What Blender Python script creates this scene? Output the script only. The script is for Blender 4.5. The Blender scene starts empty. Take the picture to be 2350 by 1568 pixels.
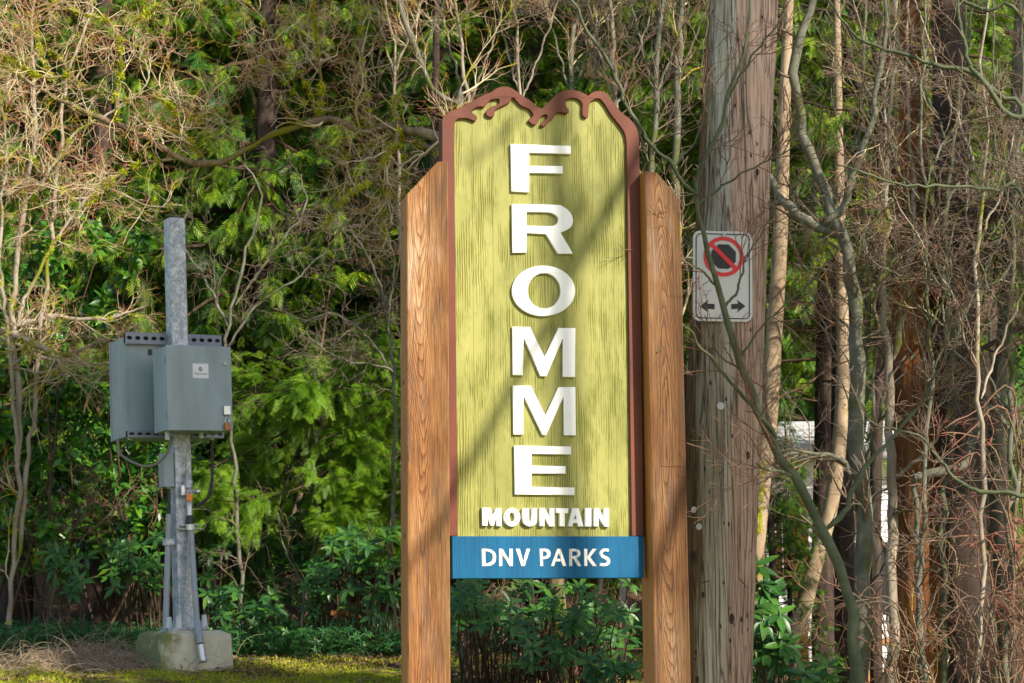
import bpy, bmesh, math, random
import numpy as np
from mathutils import Vector, Matrix
from mathutils.geometry import tessellate_polygon

# ------------------------------------------------------------------ camera, sky, sun
S = bpy.context.scene
COL = S.collection
R = math.radians
FPX = 4570.0                       # focal length in pixels of a 2350 px wide picture
CAMZ, PITCH, ROLL = 1.6, R(8.2), R(-0.55)
cam = bpy.data.cameras.new('camera')
camo = bpy.data.objects.new('camera', cam)
COL.objects.link(camo)
cam.sensor_width = 36.0
cam.lens = 36.0 * FPX / 2350.0
cam.clip_start, cam.clip_end = 0.1, 500
cam.dof.use_dof = True
cam.dof.focus_distance = 9.3
cam.dof.aperture_fstop = 9.0
CM = Matrix.Translation((0, 0, CAMZ)) @ Matrix.Rotation(math.pi / 2 + PITCH, 4, 'X') @ Matrix.Rotation(ROLL, 4, 'Z')
camo.matrix_world = CM
S.camera = camo

SUN_AZ, SUN_EL = R(45), R(31)      # to the right of and behind the camera
SD = Vector((math.sin(SUN_AZ) * math.cos(SUN_EL), -math.cos(SUN_AZ) * math.cos(SUN_EL), math.sin(SUN_EL)))
W = bpy.data.worlds.new('World')
S.world = W
W.use_nodes = True
wn = W.node_tree
sky = wn.nodes.new('ShaderNodeTexSky')
sky.sky_type = 'NISHITA'
sky.sun_disc = False
sky.sun_elevation = SUN_EL
sky.sun_rotation = math.pi - SUN_AZ
bg = wn.nodes['Background']
wn.links.new(sky.outputs[0], bg.inputs[0])
bg.inputs[1].default_value = 0.115
sl = bpy.data.lights.new('sun', 'SUN')
sl.energy = 5.0
sl.angle = R(0.45)
sl.color = (1.0, 0.905, 0.74)
so = bpy.data.objects.new('sun', sl)
COL.objects.link(so)
so.rotation_euler = SD.to_track_quat('Z', 'Y').to_euler()
S.view_settings.view_transform = 'Standard'
S.view_settings.look = 'None'
S.view_settings.gamma = 1
S.view_settings.use_curve_mapping = False
S.view_settings.exposure = 0.75
S.render.engine = 'CYCLES'
S.cycles.max_bounces = 6
S.cycles.use_denoising = True

rng = np.random.default_rng(7)
rnd = random.Random(5)


def ray(px, py):
    d = Vector(((px - 1175) / FPX, -(py - 784) / FPX, -1.0))
    return (CM.to_3x3() @ d).normalized()


def P(px, py, Y):
    d = ray(px, py)
    t = Y / d.y
    return Vector((d.x * t, Y, CAMZ + d.z * t))


class Frame:
    """a local frame standing at a real place; hit() returns local (x, z) where a sight line meets the plane y = off"""
    def __init__(s, o, yaw, up=None):
        s.o = Vector(o)
        z = Vector(up).normalized() if up else Vector((0, 0, 1))
        x = Vector((math.cos(yaw), math.sin(yaw), 0))
        x = (x - z * x.dot(z)).normalized()
        y = z.cross(x)
        s.x, s.y, s.z = x, y, z
        s.m = Matrix(((x.x, y.x, z.x, o[0]), (x.y, y.y, z.y, o[1]), (x.z, y.z, z.z, o[2]), (0, 0, 0, 1)))

    def hit(s, px, py, off=0.0):
        d = ray(px, py)
        c = Vector((0, 0, CAMZ))
        p0 = s.o + s.y * off
        t = (p0 - c).dot(s.y) / d.dot(s.y)
        q = c + d * t - s.o
        return (q.dot(s.x), q.dot(s.z))


# ------------------------------------------------------------------ object helpers
def link(name, me, mat=None, parent=None):
    o = bpy.data.objects.new(name, me)
    COL.objects.link(o)
    if mat is not None:
        ms = mat if isinstance(mat, (list, tuple)) else [mat]
        for m in ms:
            me.materials.append(m)
    if parent is not None:
        o.parent = parent
    return o


def tag(o, label=None, cat=None, group=None, kind=None):
    if label: o['label'] = label
    if cat: o['category'] = cat
    if group: o['group'] = group
    if kind: o['kind'] = kind
    return o


def thing(name, label, cat, loc=(0, 0, 0), group=None, m=None):
    o = bpy.data.objects.new(name, None)
    COL.objects.link(o)
    o.empty_display_size = 0.1
    if m is not None: o.matrix_world = m
    else: o.location = loc
    return tag(o, label, cat, group)


def mesh_np(name, V, F, smooth=False, tint=None, tip=None, mi=None):
    V = np.asarray(V, dtype=np.float32).reshape(-1, 3)
    F = np.asarray(F, dtype=np.int32)
    n, k = F.shape
    me = bpy.data.meshes.new(name)
    me.vertices.add(len(V)); me.vertices.foreach_set('co', V.ravel())
    me.loops.add(n * k); me.loops.foreach_set('vertex_index', F.ravel())
    me.polygons.add(n)
    me.polygons.foreach_set('loop_start', np.arange(n, dtype=np.int32) * k)
    me.polygons.foreach_set('loop_total', np.full(n, k, dtype=np.int32))
    if smooth: me.polygons.foreach_set('use_smooth', np.ones(n, dtype=bool))
    if mi is not None: me.polygons.foreach_set('material_index', np.asarray(mi, dtype=np.int32))
    me.update(calc_edges=True)
    if tint is not None:
        a = me.attributes.new('tint', 'FLOAT', 'FACE'); a.data.foreach_set('value', np.asarray(tint, dtype=np.float32))
    if tip is not None:
        a = me.attributes.new('tip', 'FLOAT', 'POINT'); a.data.foreach_set('value', np.asarray(tip, dtype=np.float32))
    return me


def bm_mesh(name, bm, smooth=False):
    me = bpy.data.meshes.new(name)
    if smooth:
        for f in bm.faces: f.smooth = True
    bm.to_mesh(me); bm.free()
    return me


def box_bm(x0, x1, y0, y1, z0, z1, bev=0.0, seg=1, bm=None):
    b = bmesh.new()
    vs = [b.verts.new(p) for p in [(x0, y0, z0), (x1, y0, z0), (x1, y1, z0), (x0, y1, z0), (x0, y0, z1), (x1, y0, z1), (x1, y1, z1), (x0, y1, z1)]]
    for f in [(0, 3, 2, 1), (4, 5, 6, 7), (0, 1, 5, 4), (1, 2, 6, 5), (2, 3, 7, 6), (3, 0, 4, 7)]:
        b.faces.new([vs[i] for i in f])
    if bev:
        bmesh.ops.bevel(b, geom=b.edges[:], offset=bev, segments=seg, affect='EDGES', profile=0.5)
    if bm is None: return b
    me = bpy.data.meshes.new('tmp'); b.to_mesh(me); b.free(); bm.from_mesh(me); bpy.data.meshes.remove(me)
    return bm


def plate(name, loops, y, th, mat, parent=None, chamfer=0.0):
    """polygon with holes in the x-z plane; its front lies at y, thickness th goes to +y"""
    loops = [[tuple(p) for p in l] for l in loops]
    def area(l): return sum(l[i][0] * l[(i + 1) % len(l)][1] - l[(i + 1) % len(l)][0] * l[i][1] for i in range(len(l)))
    L = []
    for i, l in enumerate(loops):
        a = area(l)
        if (i == 0) == (a < 0): l = l[::-1]
        L.append(l)
    V, Fc = [], []
    allp = [p for l in L for p in l]
    tris = tessellate_polygon([[Vector((p[0], p[1], 0)) for p in l] for l in L])
    n = len(allp)
    def inset(l, d):
        out = []
        m = len(l)
        for i in range(m):
            a, b, c = Vector(l[i - 1]), Vector(l[i]), Vector(l[(i + 1) % m])
            e1, e2 = (b - a), (c - b)
            if e1.length < 1e-9 or e2.length < 1e-9: out.append(l[i]); continue
            e1.normalize(); e2.normalize()
            n1, n2 = Vector((-e1.y, e1.x)), Vector((-e2.y, e2.x))
            k = n1 + n2
            if k.length < 1e-3: out.append(l[i]); continue
            k.normalize()
            s = d / max(0.5, k.dot(n1))
            out.append((b.x + k.x * s, b.y + k.y * s))
        return out
    if chamfer:
        ins = [p for l in L for p in inset(l, chamfer)]
        V += [(p[0], y, p[1]) for p in ins]
        V += [(p[0], y + chamfer, p[1]) for p in allp]
        V += [(p[0], y + th, p[1]) for p in allp]
        rings = 3
    else:
        V += [(p[0], y, p[1]) for p in allp]
        V += [(p[0], y + th, p[1]) for p in allp]
        rings = 2
    for t in tris:
        a, b, c = [Vector(allp[i]) for i in t]
        cr = (b.x - a.x) * (c.y - a.y) - (b.y - a.y) * (c.x - a.x)
        t = t if cr > 0 else (t[0], t[2], t[1])
        Fc.append(tuple(t))                       # faces -y
        o = n * (rings - 1)
        Fc.append((t[0] + o, t[2] + o, t[1] + o))
    k = 0
    for l in L:
        m = len(l)
        for i in range(m):
            a, b = k + i, k + (i + 1) % m
            for r in range(rings - 1):
                Fc.append((a + n * r, a + n * (r + 1), b + n * (r + 1), b + n * r))
        k += m
    me = bpy.data.meshes.new(name)
    me.from_pydata(V, [], Fc)
    me.update()
    return link(name, me, mat, parent)


def bez(pts, n=4):
    """closed catmull-rom smoothing of an outline; points given as (x, y) smooth or (x, y, 1) sharp"""
    out = []
    m = len(pts)
    for i in range(m):
        p0, p1, p2, p3 = pts[i - 1], pts[i], pts[(i + 1) % m], pts[(i + 2) % m]
        s1, s2 = len(p1) > 2, len(p2) > 2
        if s1 and s2: out.append(p1[:2]); continue
        if s1: p0 = p1
        if s2: p3 = p2
        for j in range(n):
            t = j / n
            q = []
            for c in (0, 1):
                a, b, c2, d = p0[c], p1[c], p2[c], p3[c]
                q.append(0.5 * ((2 * b) + (-a + c2) * t + (2 * a - 5 * b + 4 * c2 - d) * t * t + (-a + 3 * b - 3 * c2 + d) * t ** 3))
            out.append(tuple(q))
    return out


# ------------------------------------------------------------------ tubes and branches (numpy, in batches)
class Acc:
    def __init__(s): s.V = []; s.F = []; s.T = []; s.n = 0
    def tubes(s, Pn, Rn, sides, tip0=0.0, tip1=0.0):
        Pn = np.asarray(Pn, float); Rn = np.asarray(Rn, float)
        B, K, _ = Pn.shape
        T = np.gradient(Pn, axis=1)
        T /= np.linalg.norm(T, axis=2, keepdims=True) + 1e-9
        mean = Pn[:, -1] - Pn[:, 0]
        ref = np.where(np.abs(mean[:, 2:3]) > 0.8 * np.linalg.norm(mean, axis=1, keepdims=True), np.array([[1., 0.13, 0]]), np.array([[0.1, 0.2, 1.]]))
        ref = np.repeat(ref[:, None, :], K, 1)
        N = np.zeros_like(T)
        n0 = ref[:, 0]
        for k in range(K):
            n0 = n0 - (n0 * T[:, k]).sum(1, keepdims=True) * T[:, k]
            n0 = n0 / (np.linalg.norm(n0, axis=1, keepdims=True) + 1e-9)
            N[:, k] = n0
        Bn = np.cross(T, N)
        a = np.arange(sides) * 2 * np.pi / sides
        V = Pn[:, :, None, :] + Rn[:, :, None, None] * (N[:, :, None, :] * np.cos(a)[None, None, :, None] + Bn[:, :, None, :] * np.sin(a)[None, None, :, None])
        b = (np.arange(B) * K * sides)[:, None, None]
        k = (np.arange(K - 1) * sides)[None, :, None]
        i = np.arange(sides)[None, None, :]
        j = (i + 1) % sides
        F = np.stack([b + k + i, b + k + j, b + k + sides + j, b + k + sides + i], -1).reshape(-1, 4)
        s.V.append(V.reshape(-1, 3)); s.F.append(F + s.n); s.n += B * K * sides
        tp = np.linspace(tip0, tip1, K)[None, :, None] * np.ones((B, 1, sides))
        s.T.append(tp.ravel())
        return s
    def mesh(s, name, smooth=True):
        return mesh_np(name, np.concatenate(s.V), np.concatenate(s.F), smooth, tip=np.concatenate(s.T))
    def empty(s): return not s.V


def resample(pts, K, smooth=True):
    """pts: rows of x, y, z, r -> K rows, rounded by catmull-rom"""
    p = np.array(pts, float)
    if smooth and len(p) > 2:
        q = np.vstack([2 * p[0] - p[1], p, 2 * p[-1] - p[-2]])
        out = []
        for i in range(1, len(q) - 2):
            for t in np.linspace(0, 1, 6, endpoint=False):
                out.append(0.5 * ((2 * q[i]) + (-q[i - 1] + q[i + 1]) * t + (2 * q[i - 1] - 5 * q[i] + 4 * q[i + 1] - q[i + 2]) * t * t + (-q[i - 1] + 3 * q[i] - 3 * q[i + 1] + q[i + 2]) * t ** 3))
        out.append(p[-1]); p = np.array(out)
    d = np.r_[0, np.cumsum(np.linalg.norm(np.diff(p[:, :3], axis=0), axis=1))]
    t = np.linspace(0, d[-1], K)
    return np.stack([np.interp(t, d, p[:, c]) for c in range(4)], 1)


def unit(v): return v / (np.linalg.norm(v, axis=-1, keepdims=True) + 1e-9)


def grow(g, Pn, Rn, n, L, ang, K=6, rr=0.5, wig=0.15, up=0.0, t0=0.15, t1=1.0, end=0.35, rmin=0.0012, rmax=1.0, flat=1.0, bias=(0, 0, 0)):
    B, Kp, _ = Pn.shape
    idx = np.repeat(np.arange(B), n)
    m = len(idx)
    t = g.uniform(t0, t1, m)
    f = t * (Kp - 1 - 1e-6); i = f.astype(int); fr = (f - i)[:, None]
    pos = Pn[idx, i] * (1 - fr) + Pn[idx, i + 1] * fr
    tan = unit(Pn[idx, i + 1] - Pn[idx, i])
    rad = Rn[idx, i] * (1 - fr[:, 0]) + Rn[idx, i + 1] * fr[:, 0]
    q = g.normal(size=(m, 3)); q[:, 1] *= flat
    q = unit(q - (q * tan).sum(1, keepdims=True) * tan)
    a = g.normal(ang, 0.25 * ang, m)[:, None]
    d = unit(np.cos(a) * tan + np.sin(a) * q + np.array(bias))
    ln = L * g.uniform(0.45, 1.35, m) * (1.1 - 0.5 * t)
    r0 = np.clip(rad * rr * g.uniform(0.7, 1.1, m), rmin, rmax)
    r0 = np.minimum(r0, rad * 0.95)
    out = np.zeros((m, K, 3)); out[:, 0] = pos
    for k in range(1, K):
        d = unit(d + wig * g.normal(size=(m, 3)) + np.array([0, 0, up]))
        out[:, k] = out[:, k - 1] + d * (ln / (K - 1))[:, None]
    rr_ = r0[:, None] * np.linspace(1, end, K)[None]
    return out, np.maximum(rr_, rmin * 0.6)


# ------------------------------------------------------------------ foliage sprays
def quad_template(kind):
    """leaf sprays of unit length along +y, lying in the x-y plane, made of narrow diamonds"""
    V = []
    def dia(b, t, w, z0=0.0, z1=0.0):
        b, t = np.array(b, float), np.array(t, float)
        d = t - b; nrm = np.array([-d[1], d[0]]) / (np.linalg.norm(d) + 1e-9)
        m = b + d * 0.45
        zb, zt = -0.22 * b[1] ** 2 + z0, -0.22 * t[1] ** 2 + z1
        zm = (zb + zt) / 2
        V.extend([(b[0], b[1], zb), (m[0] + nrm[0] * w, m[1] + nrm[1] * w, zm), (t[0], t[1], zt), (m[0] - nrm[0] * w, m[1] - nrm[1] * w, zm)])
    if kind == 'cedar':
        for i in range(1, 7):
            y = i / 7.5; l = 0.44 * math.sin(math.pi * (0.22 + 0.72 * (1 - y)) * 0.9) + 0.05
            for s in (-1, 1):
                dia((0, y), (s * l * 0.72, y + l * 0.75), 0.032 + 0.012 * (i % 2), 0, -0.06 * l)
        dia((0, 0.0), (0, 1.0), 0.03)
    elif kind == 'hemlock':
        for i in range(1, 9):
            y = i / 9.5; l = 0.30 * (1.1 - y) + 0.06
            for s in (-1, 1):
                dia((0, y), (s * l, y + l * 0.45), 0.030, 0, -0.02)
        dia((0, 0.0), (0, 1.0), 0.02)
    elif kind == 'rosette':
        for i in range(7):
            a = i * 2 * math.pi / 7 + 0.3 * (i % 2)
            l = 0.75 + 0.25 * math.sin(i * 2.7)
            V.extend([(0, 0, 0), (math.cos(a + 0.22) * l * 0.5, math.sin(a + 0.22) * l * 0.5, 0.10), (math.cos(a) * l, math.sin(a) * l, -0.08), (math.cos(a - 0.22) * l * 0.5, math.sin(a - 0.22) * l * 0.5, 0.10)])
    elif kind == 'leaf':
        V.extend([(0, 0, 0), (0.21, 0.45, 0.05), (0, 1, -0.10), (-0.21, 0.45, 0.05)])
    elif kind == 'blade':
        V.extend([(-0.03, 0, 0), (0.03, 0, 0), (0.02, 0.6, 0.05), (0, 1, -0.1)])
    return np.array(V, float)


TPL = {k: quad_template(k) for k in ('cedar', 'hemlock', 'rosette', 'leaf', 'blade')}


def scatter(kind, pos, d, nrm, scale, g, lists):
    """place the template at pos with +y along d and +z near nrm"""
    T = TPL[kind]
    d = unit(d)
    x = unit(np.cross(d, nrm)); z = np.cross(x, d)
    sc = scale[:, None, None]
    V = pos[:, None, :] + sc * (T[None, :, 0:1] * x[:, None, :] + T[None, :, 1:2] * d[:, None, :] + T[None, :, 2:3] * z[:, None, :])
    nq = len(T) // 4
    base = g.uniform(0, 1, len(pos))
    tint = np.clip(np.repeat(base, nq) + g.normal(0, 0.08, len(pos) * nq), 0, 1)
    lists[0].append(V.reshape(-1, 3)); lists[1].append(tint)


def leaves_mesh(name, lists):
    V = np.concatenate(lists[0]); t = np.concatenate(lists[1])
    F = np.arange(len(V), dtype=np.int32).reshape(-1, 4)
    return mesh_np(name, V, F, False, tint=t)


# ------------------------------------------------------------------ materials
def nt(name):
    m = bpy.data.materials.new(name); m.use_nodes = True
    t = m.node_tree
    return m, t, t.nodes['Principled BSDF']


def N(t, kind, **kw):
    n = t.nodes.new(kind)
    for k, v in kw.items():
        if k.startswith('i_'):
            key = k[2:].replace('_', ' ')
            n.inputs[key].default_value = v
        else: setattr(n, k, v)
    return n


def ramp(t, stops, fac, interp='LINEAR'):
    r = t.nodes.new('ShaderNodeValToRGB')
    e = r.color_ramp.elements
    r.color_ramp.interpolation = interp
    while len(e) < len(stops): e.new(0.5)
    for i, (p, c) in enumerate(stops):
        e[i].position = p
        e[i].color = (c[0], c[1], c[2], 1) if not isinstance(c, (int, float)) else (c, c, c, 1)
    if fac is not None: t.links.new(fac, r.inputs[0])
    return r


def coords(t, sc=(1, 1, 1), space='Object', loc=(0, 0, 0)):
    tc = t.nodes.new('ShaderNodeTexCoord')
    mp = t.nodes.new('ShaderNodeMapping')
    mp.inputs['Scale'].default_value = sc
    mp.inputs['Location'].default_value = loc
    t.links.new(tc.outputs[space], mp.inputs['Vector'])
    return mp.outputs[0]


def noise(t, vec, scale, detail=4, rough=0.55, dist=0.0):
    n = N(t, 'ShaderNodeTexNoise', i_Scale=scale, i_Detail=detail, i_Roughness=rough, i_Distortion=dist)
    if vec is not None: t.links.new(vec, n.inputs['Vector'])
    return n.outputs['Fac']


def mixc(t, fac, a, b, mode='MIX'):
    m = t.nodes.new('ShaderNodeMix'); m.data_type = 'RGBA'; m.blend_type = mode
    for s, v in ((0, fac), (6, a), (7, b)):
        if hasattr(v, 'links'): t.links.new(v, m.inputs[s])
        elif isinstance(v, (int, float)): m.inputs[s].default_value = v
        else: m.inputs[s].default_value = (v[0], v[1], v[2], 1)
    return m.outputs[2]


def math_(t, op, a, b=None, c=None):
    m = t.nodes.new('ShaderNodeMath'); m.operation = op
    for i, v in enumerate((a, b, c)):
        if v is None: continue
        if hasattr(v, 'links'): t.links.new(v, m.inputs[i])
        else: m.inputs[i].default_value = v
    return m.outputs[0]


def bump(t, h, bsdf, strength=0.5, dist=0.01):
    b = N(t, 'ShaderNodeBump', i_Strength=strength, i_Distance=dist)
    t.links.new(h, b.inputs['Height'])
    t.links.new(b.outputs[0], bsdf.inputs['Normal'])
    return b


def simple(name, col, rough=0.6, metal=0.0, var=0.12, scale=8.0, bstr=0.1, spec=0.5, zs=1.0):
    m, t, b = nt(name)
    v = coords(t, (1, 1, zs))
    n = noise(t, v, scale, 5)
    lo = [max(0, c * (1 - var * 2)) for c in col]; hi = [min(1, c * (1 + var * 2)) for c in col]
    r = ramp(t, [(0.3, lo), (0.7, hi)], n)
    t.links.new(r.outputs[0], b.inputs['Base Color'])
    b.inputs['Roughness'].default_value = rough; b.inputs['Metallic'].default_value = metal
    b.inputs['Specular IOR Level'].default_value = spec
    if bstr: bump(t, noise(t, v, scale * 4, 4), b, bstr, 0.004)
    return m


def leafmat(name, stops, rough=0.5, trans=0.3, spec=0.4, tcol=None):
    m, t, b = nt(name)
    at = N(t, 'ShaderNodeAttribute', attribute_name='tint')
    oi = t.nodes.new('ShaderNodeObjectInfo')
    f = math_(t, 'FRACT', math_(t, 'ADD', math_(t, 'MULTIPLY', at.outputs['Fac'], 0.999), oi.outputs['Random']))
    f = math_(t, 'PINGPONG', math_(t, 'MULTIPLY', f, 2.0), 1.0)
    big = noise(t, coords(t, (1, 1, 1)), 1.1, 2)
    f2 = math_(t, 'ADD', math_(t, 'MULTIPLY', f, 0.65), math_(t, 'MULTIPLY', big, 0.45))
    r = ramp(t, stops, f2)
    t.links.new(r.outputs[0], b.inputs['Base Color'])
    b.inputs['Roughness'].default_value = rough
    b.inputs['Specular IOR Level'].default_value = spec
    if trans:
        tr = t.nodes.new('ShaderNodeBsdfTranslucent')
        tcx = mixc(t, 1.0, r.outputs[0], tcol or (1.6, 1.5, 0.6), 'MULTIPLY')
        t.links.new(tcx, tr.inputs['Color'])
        mx = t.nodes.new('ShaderNodeMixShader'); mx.inputs[0].default_value = trans
        t.links.new(b.outputs[0], mx.inputs[1]); t.links.new(tr.outputs[0], mx.inputs[2])
        t.links.new(mx.outputs[0], t.nodes['Material Output'].inputs['Surface'])
    return m


def barkmat(name, c0, c1, c2=None, moss=None, mossamt=0.5, scale=10.0, zs=0.3, bstr=0.6, tipcol=None, rough=0.85, mscale=3.0):
    m, t, b = nt(name)
    v = coords(t, (1, 1, zs))
    n1 = noise(t, v, scale, 6, 0.65)
    n2 = noise(t, coords(t, (1, 1, 1)), scale * 0.25, 3)
    r = ramp(t, [(0.32, c0), (0.55, c1), (0.75, c2 or c1)], math_(t, 'ADD', math_(t, 'MULTIPLY', n1, 0.7), math_(t, 'MULTIPLY', n2, 0.3)))
    col = r.outputs[0]
    if moss:
        mk = ramp(t, [(1 - mossamt - 0.04, 0.0), (1 - mossamt + 0.06, 1.0)], noise(t, coords(t, (1, 1, 1), loc=(3, 1, 7)), mscale, 4))
        col = mixc(t, mk.outputs[0], col, moss)
    if tipcol:
        at = N(t, 'ShaderNodeAttribute', attribute_name='tip')
        col = mixc(t, at.outputs['Fac'], col, tipcol)
    t.links.new(col, b.inputs['Base Color'])
    b.inputs['Roughness'].default_value = rough
    b.inputs['Specular IOR Level'].default_value = 0.25
    bump(t, n1, b, bstr, 0.01)
    return m


def wood_post(xc=0.0, tone=1.0, zo=0.0):
    m, t, b = nt('cedar post wood')
    tc = t.nodes.new('ShaderNodeTexCoord')
    oi = t.nodes.new('ShaderNodeObjectInfo')
    off = N(t, 'ShaderNodeVectorMath', operation='SCALE'); off.inputs[0].default_value = (3.1, 5.7, 9.3)
    t.links.new(oi.outputs['Random'], off.inputs['Scale'])
    ad = N(t, 'ShaderNodeVectorMath', operation='ADD')
    t.links.new(tc.outputs['Object'], ad.inputs[0]); t.links.new(off.outputs[0], ad.inputs[1])
    def mp(sc):
        q = t.nodes.new('ShaderNodeMapping'); q.inputs['Scale'].default_value = sc
        t.links.new(ad.outputs[0], q.inputs['Vector']); return q.outputs[0]
    # growth rings: contour lines of a field that varies slowly along the grain -> cathedral arches
    sp_ = t.nodes.new('ShaderNodeSeparateXYZ'); t.links.new(tc.outputs['Object'], sp_.inputs[0])
    f1 = noise(t, mp((3.0, 3.0, 0.75)), 1.0, 2, 0.4)
    f2 = noise(t, mp((30, 30, 4.0)), 1.0, 3, 0.55)
    xx = math_(t, 'ADD', math_(t, 'SUBTRACT', sp_.outputs[0], xc), math_(t, 'MULTIPLY', math_(t, 'SUBTRACT', f1, 0.5), 0.10))
    par = math_(t, 'MULTIPLY', math_(t, 'MULTIPLY', xx, xx), 1700.0)
    zt_ = math_(t, 'MULTIPLY', math_(t, 'SINE', math_(t, 'MULTIPLY', math_(t, 'ADD', sp_.outputs[2], zo), 1.5)), 9.0)
    fld = math_(t, 'ADD', math_(t, 'ADD', par, zt_), math_(t, 'ADD', math_(t, 'MULTIPLY', f2, 2.6), math_(t, 'MULTIPLY', f1, 5.0)))
    ring = math_(t, 'FRACT', fld)
    line = ramp(t, [(0.0, 0.25), (0.15, 0.55), (0.5, 0.9), (0.84, 1.0), (0.95, 0.1), (1.0, 0.25)], ring)
    fine = noise(t, mp((160, 160, 5)), 1.0, 4, 0.7)
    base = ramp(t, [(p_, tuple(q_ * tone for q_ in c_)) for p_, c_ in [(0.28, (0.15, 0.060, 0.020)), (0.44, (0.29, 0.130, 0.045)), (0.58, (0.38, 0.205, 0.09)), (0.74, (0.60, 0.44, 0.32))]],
                noise(t, mp((3.5, 3.5, 1.2)), 1.0, 5, 0.6))
    dark = mixc(t, 1.0, base.outputs[0], (0.42, 0.34, 0.30), 'MULTIPLY')
    c = mixc(t, line.outputs[0], dark, base.outputs[0])
    ck = ramp(t, [(0.488, (1, 1, 1)), (0.5, (0.25, 0.2, 0.18)), (0.512, (1, 1, 1))], noise(t, mp((22, 22, 0.5)), 1.0, 2, 0.5))
    c = mixc(t, 0.8, c, ck.outputs[0], 'MULTIPLY')
    fr = ramp(t, [(0.35, (0.55, 0.50, 0.46)), (0.62, (1.15, 1.15, 1.15))], fine)
    c = mixc(t, 1.0, c, fr.outputs[0], 'MULTIPLY')
    wx = ramp(t, [(0.50, 0.0), (0.68, 0.7)], noise(t, mp((16, 16, 2.4)), 1.0, 5, 0.7))
    c = mixc(t, wx.outputs[0], c, (0.11, 0.065, 0.05))
    t.links.new(c, b.inputs['Base Color'])
    b.inputs['Roughness'].default_value = 0.72
    b.inputs['Specular IOR Level'].default_value = 0.3
    h = math_(t, 'ADD', line.outputs[0], math_(t, 'MULTIPLY', fine, 0.6))
    bump(t, h, b, 0.7, 0.004)
    return m


def stain_side():
    m, t, b = nt('stained cedar side')
    v = coords(t, (60, 60, 3))
    n = noise(t, v, 1.0, 5, 0.6)
    r = ramp(t, [(0.3, (0.34, 0.13, 0.028)), (0.7, (0.52, 0.24, 0.06))], n)
    t.links.new(r.outputs[0], b.inputs['Base Color'])
    b.inputs['Roughness'].default_value = 0.6
    bump(t, n, b, 0.3, 0.002)
    return m


def green_panel():
    m, t, b = nt('painted green grain')
    # carved grain: narrow vertical flutes, present in patches between smooth boards
    v = coords(t, (1, 1, 1))
    sep = t.nodes.new('ShaderNodeSeparateXYZ'); t.links.new(v, sep.inputs[0])
    X = sep.outputs[0]
    bx = math_(t, 'MULTIPLY', math_(t, 'ADD', X, 3.07), 10.5)
    bi = math_(t, 'FLOOR', bx)
    wn_ = t.nodes.new('ShaderNodeTexWhiteNoise'); wn_.noise_dimensions = '1D'; t.links.new(bi, wn_.inputs['W'])
    brd = wn_.outputs['Value']
    fx = math_(t, 'FRACT', bx)
    seam = ramp(t, [(0.0, 1.0), (0.035, 0.0), (1.0, 0.0)], fx)
    warp = noise(t, coords(t, (9, 1, 1.7)), 1.0, 3, 0.6)
    warp2 = noise(t, coords(t, (60, 1, 6)), 1.0, 2, 0.5)
    xw = math_(t, 'ADD', math_(t, 'MULTIPLY', X, 92.0), math_(t, 'ADD', math_(t, 'MULTIPLY', warp, 4.5), math_(t, 'MULTIPLY', warp2, 0.5)))
    xw = math_(t, 'ADD', xw, math_(t, 'MULTIPLY', brd, 7.3))
    tri = math_(t, 'PINGPONG', xw, 0.5)
    thin = noise(t, coords(t, (110, 1, 4)), 1.0, 2, 0.5)
    line = ramp(t, [(0.10, 1.0), (0.34, 0.0)], math_(t, 'ADD', tri, math_(t, 'MULTIPLY', math_(t, 'SUBTRACT', thin, 0.5), 0.35)))
    pz = t.nodes.new('ShaderNodeCombineXYZ')
    t.links.new(math_(t, 'MULTIPLY', math_(t, 'ADD', X, math_(t, 'MULTIPLY', brd, 4.0)), 13.0), pz.inputs[0]); t.links.new(math_(t, 'MULTIPLY', sep.outputs[2], 3.2), pz.inputs[2])
    patch = ramp(t, [(0.47, 0.03), (0.60, 1.0)], noise(t, pz.outputs[0], 1.0, 3, 0.6))
    amt = math_(t, 'MULTIPLY', line.outputs[0], patch.outputs[0])
    amt = math_(t, 'MAXIMUM', amt, math_(t, 'MULTIPLY', seam.outputs[0], 0.45))
    dk = ramp(t, [(0.50, 0.0), (0.66, 0.95)], noise(t, coords(t, (11, 1, 4.5), loc=(2, 0, 5)), 1.0, 5, 0.65))
    base = ramp(t, [(0.30, (0.21, 0.21, 0.050)), (0.55, (0.30, 0.292, 0.078)), (0.8, (0.385, 0.37, 0.12))], noise(t, coords(t, (5, 1, 1.6)), 1.0, 4))
    c = mixc(t, math_(t, 'MULTIPLY', brd, 0.28), base.outputs[0], (0.20, 0.215, 0.06))
    c = mixc(t, math_(t, 'MULTIPLY', amt, 0.62), c, (0.095, 0.105, 0.012))
    c = mixc(t, math_(t, 'MULTIPLY', dk.outputs[0], 0.55), c, (0.12, 0.135, 0.012))
    t.links.new(c, b.inputs['Base Color'])
    b.inputs['Roughness'].default_value = 0.55; b.inputs['Specular IOR Level'].default_value = 0.3
    h = math_(t, 'SUBTRACT', 1.0, amt)
    bump(t, math_(t, 'ADD', h, math_(t, 'MULTIPLY', noise(t, coords(t, (1, 1, 0.25)), 70, 4), 0.35)), b, 0.7, 0.004)
    return m


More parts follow.
